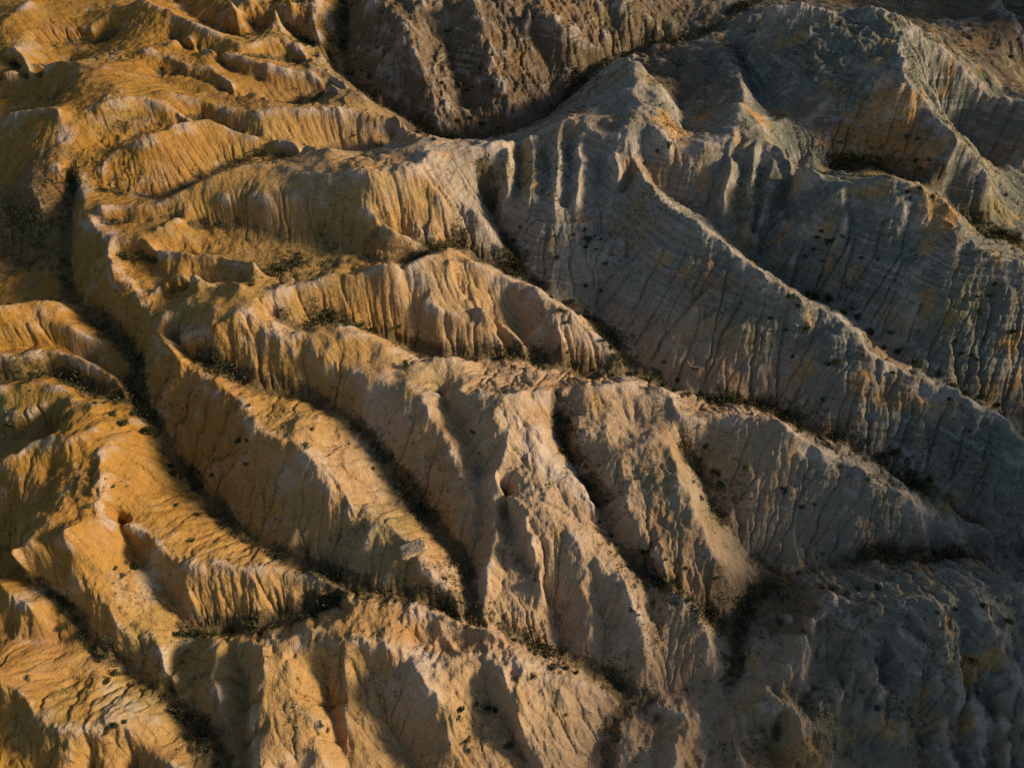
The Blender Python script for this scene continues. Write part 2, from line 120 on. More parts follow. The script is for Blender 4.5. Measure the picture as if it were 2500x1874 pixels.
left shoulder|-103.9,152.9,26.5 -103.3,149.7,26.0 -102.7,146.4,25.7 -102.1,143.1,25.4 -104.5,144.3,25.3 -107.0,145.6,25.2 -109.7,147.2,24.9 -108.8,143.6,24.4 -108.0,140.2,23.9 -106.3,137.5,23.2 -104.8,135.1,22.5 -103.3,132.8,21.7
j1|-99.2,98.7,23.6 -98.7,100.0,22.8 -98.0,101.1,22.2 -96.8,102.4,21.6 -95.5,103.7,21.1 -94.1,104.2,20.6 -92.8,104.8,20.1 -91.5,105.4,19.5 -90.0,105.1,18.8 -88.5,104.8,18.2
j1 low|-97.5,97.5,20.0 -95.9,98.2,19.8 -94.4,98.8,19.5 -92.8,99.5,19.3 -91.2,100.3,19.0 -89.7,100.1,18.6 -88.2,99.8,18.2 -86.6,99.6,17.8 -85.0,99.2,17.5 -83.4,98.9,17.2 -81.9,98.6,16.8 -80.4,98.3,16.4
j2|-99.7,92.0,17.2 -98.1,92.1,17.3 -96.5,92.1,17.4 -95.1,92.5,17.4 -93.9,93.1,17.2 -92.7,93.7,17.0 -91.2,94.1,16.7 -89.6,94.5,16.4 -87.9,94.7,16.4 -86.0,94.7,16.4 -83.9,93.9,16.6 -81.9,93.1,16.6 -80.1,92.5,16.5 -78.2,91.4,16.1 -76.5,90.3,15.8 -75.0,89.2,15.4 -73.5,87.9,15.3 -72.0,86.6,15.2
j3|-95.1,86.3,15.1 -93.6,86.7,15.5 -92.0,87.2,15.8 -90.6,87.6,16.1 -89.1,88.1,16.3 -87.0,88.4,16.4 -84.9,87.3,16.3 -82.9,86.4,16.0 -81.9,84.8,15.6 -80.1,83.9,15.6 -78.2,82.9,15.9 -76.2,81.8,16.3 -74.7,79.8,16.7 -73.2,77.9,17.0 -72.3,75.2,17.5 -71.5,72.6,17.9 -70.2,70.5,18.1 -69.2,68.6,18.2 -68.1,66.7,18.2 -67.5,64.8,18.0 -67.0,63.1,17.6 -66.8,61.6,16.8 -66.7,60.1,15.9 -65.3,59.7,15.6 -64.1,59.4,15.0 -62.8,59.4,14.1 -61.5,59.4,13.4 -60.4,58.4,12.7 -59.1,57.3,12.2 -57.6,56.3,11.8 -56.0,55.3,11.4 -54.8,54.5,11.2 -53.6,53.8,10.9 -52.9,52.4,10.5 -52.4,51.1,9.9 -51.9,50.1,9.1 -51.4,49.2,8.0 -51.4,48.2,6.9 -51.3,47.2,5.9
nose|-53.6,53.8,10.9 -52.1,53.6,10.9 -50.6,53.5,10.9 -49.1,53.4,10.7 -47.7,53.4,10.5 -46.1,53.5,10.1 -44.4,53.6,9.8 -42.7,53.6,9.4 -41.2,53.7,9.1 -39.7,53.8,8.8 -38.2,53.9,8.6 -36.7,54.0,8.3 -35.1,54.0,8.2 -33.5,53.9,8.3 -31.7,52.9,8.5 -30.0,52.1,8.3 -28.4,51.4,8.0 -26.8,50.5,7.9
j4|-93.3,81.5,14.4 -91.5,81.4,15.0 -89.9,81.5,15.3 -88.5,81.7,15.3 -87.3,82.4,15.2 -86.1,83.1,15.2 -84.8,83.8,15.2 -83.4,84.3,15.3 -81.9,84.8,15.6
j5|-86.0,68.8,17.4 -84.9,69.6,17.6 -83.8,70.5,17.9 -82.8,71.6,17.8 -82.1,72.8,17.6 -80.7,73.2,17.5 -78.8,73.2,17.9 -76.9,73.1,18.4 -74.9,72.8,18.5 -73.2,72.7,18.2 -71.5,72.6,17.9
k ridge|-76.9,51.8,20.2 -77.0,52.7,18.3 -76.7,53.4,16.9 -75.5,53.9,16.2 -73.8,54.1,16.1 -72.2,53.9,16.0 -71.1,52.7,14.8 -70.0,51.9,13.9 -68.8,51.0,13.3 -67.5,50.0,12.9 -66.3,49.0,12.4 -65.1,48.0,11.9 -63.9,47.1,11.3 -62.9,46.2,10.6 -61.9,45.4,9.8 -60.9,44.5,9.0 -59.9,43.7,8.3 -58.7,42.7,7.8 -57.5,42.7,7.6 -56.3,42.6,7.4 -55.1,41.7,7.0 -53.9,40.8,6.5 -53.1,39.2,6.2 -52.4,37.6,5.9
k back|-72.2,53.9,16.0 -70.5,54.1,17.7 -69.4,54.8,18.4 -68.8,55.9,18.4 -68.1,57.2,17.7 -67.5,58.8,16.6 -66.7,60.1,15.9
l1|-82.7,50.5,11.8 -80.6,50.0,11.7 -79.3,49.2,11.5 -78.0,48.5,11.3 -76.7,47.7,11.1 -75.4,46.7,10.8 -74.2,45.7,10.3
l2|-76.4,36.3,11.5 -74.2,35.5,11.5 -72.9,34.8,11.4 -71.6,34.1,11.3 -70.4,33.5,11.1 -69.6,32.5,10.8 -68.8,31.6,10.4 -68.1,30.6,10.0 -66.9,30.2,9.6 -65.7,29.7,9.1 -64.6,29.2,8.7 -63.1,29.1,8.3 -61.6,28.9,8.2 -59.8,29.3,8.2 -59.0,30.5,7.8 -58.1,31.4,7.3 -57.3,32.3,6.4 -56.5,33.3,5.5
l3|-59.0,30.5,7.8 -57.2,30.2,7.2 -56.2,29.8,6.6 -55.1,29.4,6.1 -54.1,28.9,5.5 -53.2,28.2,4.9 -52.2,27.4,4.4 -51.1,26.5,4.2 -49.9,25.8,4.2 -48.6,25.1,4.3 -47.3,24.4,4.4
t ridge|-66.1,95.0,20.3 -64.6,93.4,19.9 -62.9,91.8,19.6 -61.3,90.2,19.3 -59.5,89.0,19.1 -57.8,87.8,18.9 -56.0,86.7,18.7 -54.3,85.7,18.5 -52.6,84.7,18.4 -50.9,83.6,18.3 -49.4,82.4,18.4 -47.8,81.2,18.5 -46.2,79.9,18.7 -45.7,77.6,18.8 -45.2,75.4,18.8 -43.7,74.8,18.8 -42.2,74.3,18.8 -40.8,73.8,18.7 -39.2,73.0,18.6 -37.5,72.3,18.5 -35.9,71.7,18.2 -34.5,70.6,17.6 -33.0,69.5,16.9 -31.8,68.1,16.2 -30.6,66.8,15.5 -29.2,65.9,14.8 -27.7,64.9,14.3 -26.8,64.0,13.7 -26.0,63.0,13.1 -24.6,62.3,12.6 -23.3,61.6,12.2 -23.3,60.3,11.7 -23.4,59.0,11.2 -23.9,57.7,10.5 -24.4,56.5,9.6 -25.0,55.4,8.6 -25.5,54.2,7.6
t nose|-23.3,61.6,12.2 -21.5,60.6,11.9 -19.7,59.6,11.7 -18.6,58.6,11.5 -17.6,57.5,11.5 -16.5,56.5,11.4 -15.6,55.4,11.0 -14.8,54.4,10.3 -14.0,53.6,9.5 -13.2,52.7,8.6 -12.4,51.8,7.7 -11.3,50.9,7.0 -10.3,50.0,6.5 -9.2,49.0,6.1 -8.2,47.9,5.8 -7.1,46.8,5.6
s1|-16.3,82.7,18.1 -15.6,81.3,17.4 -14.9,79.9,16.8 -14.1,78.5,16.3 -13.2,77.2,15.8 -12.2,76.0,15.3 -11.3,74.9,14.7 -10.7,73.1,14.1 -10.1,71.5,13.5 -9.4,70.4,12.8 -8.7,69.3,12.2 -8.0,68.3,11.5 -7.1,67.1,10.8 -6.2,65.8,10.0
s2b|-0.1,76.3,16.7 -0.7,74.7,16.4 -1.2,73.1,16.1 -1.8,71.6,15.7 -2.1,70.2,15.2 -2.4,68.9,14.6 -2.7,67.6,14.1 -1.4,66.3,13.6 -0.1,65.1,13.0 1.0,63.4,12.5 2.1,61.6,12.3 3.6,62.0,11.9 5.2,62.2,11.8 6.7,62.3,11.8 8.3,62.7,11.4 9.1,61.3,10.9 9.9,59.9,10.3 10.7,58.6,9.6 11.5,57.3,9.0 12.3,55.9,8.3 13.6,55.6,7.6 14.9,55.2,6.8
s2c|-2.2,65.9,12.0 -2.4,64.7,10.8 -2.6,63.3,10.0 -2.8,61.8,9.5 -3.0,60.1,9.1 -3.2,58.4,8.8 -3.5,56.7,8.5 -3.8,55.1,8.1 -4.0,53.5,7.6 -4.2,52.2,7.1 -4.4,50.9,6.3 -4.5,49.7,5.5 -4.7,48.5,4.6
s2d|2.1,61.6,12.3 2.3,60.3,11.4 2.5,58.8,10.8 2.7,57.1,10.7 3.7,55.4,10.5 4.7,54.0,9.5 4.9,53.0,8.2 5.2,52.1,6.6 5.4,51.3,4.6
s3|14.0,87.2,16.4 13.4,85.2,15.9 12.9,83.3,15.1 12.3,81.5,14.4 11.8,79.6,13.8 11.2,77.8,13.2 12.5,77.3,12.1 13.7,76.6,11.2 15.0,75.1,10.8 16.3,73.4,10.6 17.1,71.9,10.5 17.8,70.4,10.4 18.5,68.8,10.6 19.2,67.1,10.9 19.7,65.5,10.9 20.3,64.2,10.5 21.0,62.9,9.9 21.6,61.8,9.1 22.5,60.4,8.3 23.4,59.0,7.5 24.3,57.8,6.5
bowl rim|11.2,77.8,13.2 12.9,77.4,13.1 14.6,76.9,13.0 16.3,76.6,12.9 17.7,76.1,12.7 19.1,75.6,12.6 20.5,75.2,12.4 22.2,76.5,12.3 23.9,77.8,12.1 25.7,79.2,12.0 27.5,80.6,11.9 28.9,80.4,11.6 30.3,80.3,11.3
s3 right|27.5,80.6,11.9 27.9,78.5,11.9 28.4,76.4,12.0 28.8,74.4,12.1 29.3,72.4,12.1 28.8,70.3,12.0 28.5,68.5,11.5 29.9,67.8,10.6 31.2,67.1,9.7 31.4,65.6,9.0 31.6,64.0,8.5 31.8,62.5,7.9 32.6,61.2,7.3 33.4,60.0,6.6 34.2,58.8,5.9 35.1,57.6,5.0 35.9,56.5,4.1 36.6,55.6,3.1 37.3,54.7,2.0
s4|14.9,55.2,6.8 16.3,54.3,6.5 17.8,53.4,6.2 18.6,51.8,5.9 19.4,50.2,5.5 20.2,48.7,5.1 20.6,47.1,4.5 21.0,45.6,3.6 21.4,44.2,2.4 21.7,43.0,0.8 22.0,41.8,-0.9 22.3,40.6,-2.6
s4b|10.4,52.8,5.0 11.3,51.7,4.4 12.2,50.6,3.7 13.1,49.6,2.9 13.3,48.2,2.1 13.4,46.7,1.3 13.5,45.3,0.4
s5|24.3,57.8,6.5 25.1,56.2,6.2 25.9,54.7,5.7 26.7,53.3,4.9 27.8,52.5,4.1 28.9,51.7,3.3 30.0,50.9,2.5 31.1,50.0,1.9 31.4,48.5,1.4 31.8,46.9,0.8 32.3,45.4,0.0 32.8,44.1,-0.9 33.0,42.6,-2.0 33.3,41.2,-3.1
finger|-24.0,47.3,8.4 -22.7,47.6,8.1 -21.4,47.8,7.8 -19.9,47.8,7.6 -18.3,47.9,7.4 -16.7,47.9,7.2 -15.2,48.0,7.0 -13.6,48.0,6.7 -12.2,47.5,6.4 -10.9,47.0,6.1 -9.5,46.6,5.8 -8.2,46.1,5.4 -6.5,45.6,5.1 -4.8,45.1,4.7 -3.2,44.6,4.4 -1.5,44.1,4.2
f ridge|-47.1,42.5,7.6 -45.8,42.7,7.6 -44.6,42.9,7.5 -43.4,43.1,7.5 -41.5,42.8,7.7 -39.7,42.4,8.0 -37.8,42.1,8.2 -36.3,42.4,8.4 -34.7,42.7,8.7 -33.2,43.0,8.9 -31.7,43.4,9.1 -30.2,43.7,9.3 -28.8,44.2,9.3 -27.5,44.8,9.2 -26.2,45.5,8.9 -25.1,46.4,8.6 -24.0,47.3,8.4
f crest|-37.8,42.1,8.2 -36.2,42.0,8.4 -34.6,42.0,8.5 -33.0,41.9,8.6 -31.4,41.9,8.6 -29.8,41.9,8.7 -28.2,41.8,8.9 -26.5,41.7,9.3 -24.8,41.5,9.7 -23.2,41.4,10.1 -21.6,41.4,10.1 -20.0,41.1,9.7 -18.6,41.0,9.0 -17.1,41.0,7.9 -15.6,41.0,6.9 -14.1,41.1,6.4 -12.6,41.1,6.1 -11.0,41.1,5.9 -9.5,41.0,5.9 -7.9,41.0,5.8 -6.2,41.3,5.2 -4.5,41.6,4.7 -2.8,41.8,4.3 -1.2,41.2,4.1 0.4,40.7,4.0 1.9,40.2,3.7 3.5,39.7,3.3 5.1,39.3,2.9 6.4,38.9,2.5 7.7,38.7,2.1 9.0,38.4,1.4 10.4,38.2,0.7 11.8,38.3,-0.1 13.2,38.4,-0.9 14.7,38.5,-1.7 15.9,37.6,-2.5 17.1,36.8,-3.2
f edge|-15.6,41.0,6.9 -15.2,39.7,7.3 -14.8,38.5,7.7 -13.7,36.9,7.9 -12.6,35.5,7.6 -11.9,34.7,6.8 -11.3,34.0,5.8 -10.6,33.2,4.8 -10.1,32.1,3.9 -9.6,30.9,3.0 -9.1,29.8,2.1 -8.9,28.7,1.2 -8.8,27.7,0.4 -8.6,26.6,-0.4 -8.4,25.6,-1.3
f rib a|-25.0,39.9,8.1 -25.0,38.8,7.3 -24.9,37.7,6.6 -24.9,36.5,5.9 -25.1,35.5,5.2 -25.3,34.5,4.5 -25.6,33.5,3.9 -25.2,32.3,3.2 -24.9,31.1,2.7 -24.5,29.8,2.2
f rib b|-34.6,39.5,9.3 -34.2,38.4,8.8 -33.8,37.3,8.3 -33.4,36.2,7.8 -33.1,35.1,7.3 -32.1,34.2,6.8 -31.2,33.4,6.3 -30.3,32.5,5.8 -29.4,31.5,5.3 -28.8,30.2,4.9 -28.3,28.9,4.6 -27.7,27.7,4.2 -27.4,26.6,3.8 -27.0,25.6,3.4 -26.6,24.7,3.0
f rib c|-37.6,40.9,10.6 -37.6,39.7,9.9 -37.7,38.5,9.2 -37.7,37.3,8.5 -37.9,36.2,7.8 -38.1,35.2,7.1 -38.2,34.1,6.5 -38.4,32.9,5.9 -38.3,31.7,5.5 -38.3,30.4,5.0 -38.1,29.1,4.8 -37.3,27.8,5.2 -36.3,26.3,6.4 -35.2,24.8,7.8 -34.2,23.4,8.9
f rib d|-45.8,42.3,7.6 -45.7,40.8,7.5 -45.6,39.3,7.2 -45.6,38.0,6.8 -45.1,36.7,6.3 -44.5,35.4,5.7 -44.1,34.4,5.1 -43.7,33.4,4.4 -43.2,32.3,3.8 -42.8,31.3,3.2 -42.2,30.6,2.6 -41.7,29.8,2.1
f rib e|-2.8,41.8,4.3 -2.2,40.3,4.6 -1.7,38.8,4.9 -1.1,37.3,5.1 -0.6,35.9,5.4 -0.2,34.4,5.6 0.3,32.9,5.5 0.8,31.6,5.0 1.2,30.5,3.9 2.0,29.6,2.6 2.7,28.7,1.3 3.4,27.7,0.2 4.2,26.7,-0.8 4.9,25.7,-1.8
f rib f|-7.9,41.0,5.8 -7.5,39.8,5.4 -7.1,38.7,4.8 -6.7,37.6,4.2 -6.3,36.5,3.6 -5.7,35.2,2.9 -5.0,33.9,2.2 -4.4,32.6,1.5 -3.7,31.3,0.9 -3.2,30.2,0.2 -2.7,29.1,-0.5 -2.2,28.0,-1.2 -1.7,26.9,-1.9 -1.2,25.8,-2.6
f rib g|5.1,39.3,2.9 5.8,38.2,2.7 6.6,37.1,2.4 7.3,36.1,2.2 8.1,35.1,1.8 8.9,34.3,0.9 9.4,33.3,-0.5 9.9,32.3,-1.8 10.4,31.2,-2.7 10.9,30.1,-3.5
mound|51.5,50.3,5.4 53.3,50.0,6.2 54.7,49.5,6.5 55.9,49.1,6.8 57.2,48.6,7.2 58.4,48.2,7.6 59.8,48.3,8.0 61.1,48.3,8.5 62.4,48.3,9.1 63.7,48.2,9.1 64.9,48.1,9.3 66.1,47.9,9.5 67.9,48.3,9.3 69.7,48.6,9.3 71.5,48.9,9.3 73.2,49.1,9.3 75.0,49.3,9.5 76.8,49.6,9.6 78.6,49.8,9.7 79.9,49.7,9.9 81.1,49.6,10.1 82.4,49.5,10.3 83.6,49.4,10.5
mound rib a|53.3,50.0,6.2 52.2,48.9,5.8 51.1,48.0,5.4 50.0,47.0,5.0 48.8,45.9,4.7 47.9,45.2,3.8 47.0,44.3,3.1 46.5,42.8,2.4 46.0,41.3,1.7 45.5,39.8,1.1 46.7,38.9,0.7 47.8,37.8,0.6 48.7,36.7,0.8
mound rib b|58.4,48.2,7.6 57.8,46.9,7.1 57.2,45.7,6.6 56.6,44.5,5.8 56.0,43.6,4.9 55.4,42.7,4.0 54.7,41.7,3.1 54.1,40.3,2.6 53.4,39.1,2.0 52.9,37.8,1.3 52.4,36.6,0.5 51.9,35.5,-0.5 51.5,34.3,-1.5
mound rib c|62.4,48.3,9.1 62.1,46.7,9.1 62.0,45.4,8.6 62.1,44.1,7.8 62.3,42.9,7.0 62.4,41.7,6.2 62.6,40.5,5.3 62.3,39.3,4.5 62.0,38.2,3.6 61.7,37.0,2.7 61.4,35.8,1.8 61.1,34.7,0.9 60.8,33.6,0.1 60.5,32.4,-0.7 60.2,31.3,-1.4
mound rib f|55.3,44.1,4.9 55.2,42.8,4.0 55.1,41.4,3.1 55.0,40.1,2.2 55.0,38.8,1.3 54.9,37.5,0.5 54.9,36.5,-0.4 55.0,35.5,-1.2 55.1,34.5,-2.0
mound rib g|57.6,42.8,5.4 57.5,41.5,4.7 57.3,40.2,4.2 57.0,38.9,3.8 56.9,37.6,3.3 56.9,36.4,2.5 56.9,35.3,1.6 57.0,34.3,0.7 57.2,33.4,-0.2 57.2,32.4,-1.0
mound rib h|66.9,41.4,7.6 66.9,40.3,6.4 66.9,39.2,5.1 66.9,38.1,4.0 66.8,36.9,3.0 66.7,35.7,2.1 66.7,34.5,1.2 66.7,33.2,0.4 66.7,31.9,-0.3 66.7,30.6,-0.9 66.6,29.4,-1.5 66.6,28.2,-2.0 66.4,27.1,-2.4 66.3,25.9,-2.7
mound rib i|48.7,47.1,6.3 48.8,46.1,4.7 48.6,44.9,4.0 48.4,43.6,3.2 47.9,42.4,2.1 47.4,41.1,1.1
mound rib j|72.8,45.9,12.3 73.4,45.0,10.6 73.8,44.1,9.2 74.0,42.9,8.1 74.1,41.8,7.2 74.2,40.5,6.3 74.3,39.3,5.5 74.3,38.0,4.9 74.3,36.7,4.4 74.3,35.4,3.8 74.3,34.2,3.2 74.2,33.0,2.5 74.1,31.7,1.8 74.0,30.5,1.2 73.9,29.2,0.6 73.7,28.0,-0.1 73.6,26.8,-0.7 73.5,25.6,-1.3
mound rib d|66.1,47.9,9.5 66.3,46.4,9.4 66.8,45.1,9.0 67.5,43.9,8.2 68.2,42.7,7.3 68.6,41.6,6.6 68.9,40.4,6.1 69.1,39.2,5.7 69.4,38.0,5.3 69.5,36.7,4.8 69.8,35.5,4.2 70.1,34.3,3.5 70.4,33.2,2.7 70.5,31.9,1.8 70.7,30.7,0.8 70.9,29.6,-0.2 71.1,28.3,-1.1 71.1,27.1,-1.9 71.2,25.9,-2.6
mound rib e|78.6,49.8,9.7 77.9,48.1,9.7 77.2,46.4,9.6 76.7,44.9,9.3 76.3,43.4,8.9 75.9,42.0,8.4 76.0,40.8,7.8 76.2,39.7,7.0 76.5,38.6,6.0 76.6,37.5,5.3 76.5,36.2,4.9 76.4,35.0,4.7 76.5,33.7,4.3 76.8,32.6,3.7 77.2,31.6,3.0 77.6,30.5,2.3 77.9,29.4,1.8
low ridge|39.3,35.7,-0.1 40.2,34.9,0.6 41.2,34.4,0.9 42.3,33.9,0.9 43.4,33.4,0.9 43.9,32.1,0.9 44.3,30.8,0.7 44.8,29.4,0.2 45.5,28.1,-0.7 46.8,27.3,-1.7 48.0,26.4,-2.8 49.4,25.6,-4.1
low pyramid|35.1,34.6,-3.4 35.2,32.9,-3.4 35.3,31.2,-3.4 35.4,29.6,-3.3 35.5,28.1,-3.2 35.5,26.5,-3.1
low pyramid b|26.4,31.8,-3.1 25.6,30.5,-2.8 25.0,29.3,-2.7 24.7,28.1,-2.6 24.4,26.9,-2.5 24.1,25.8,-2.4
low mound|23.0,35.5,-3.5 24.6,35.3,-3.4 26.2,35.1,-3.2 27.8,34.7,-3.2 29.5,34.3,-3.3
"""
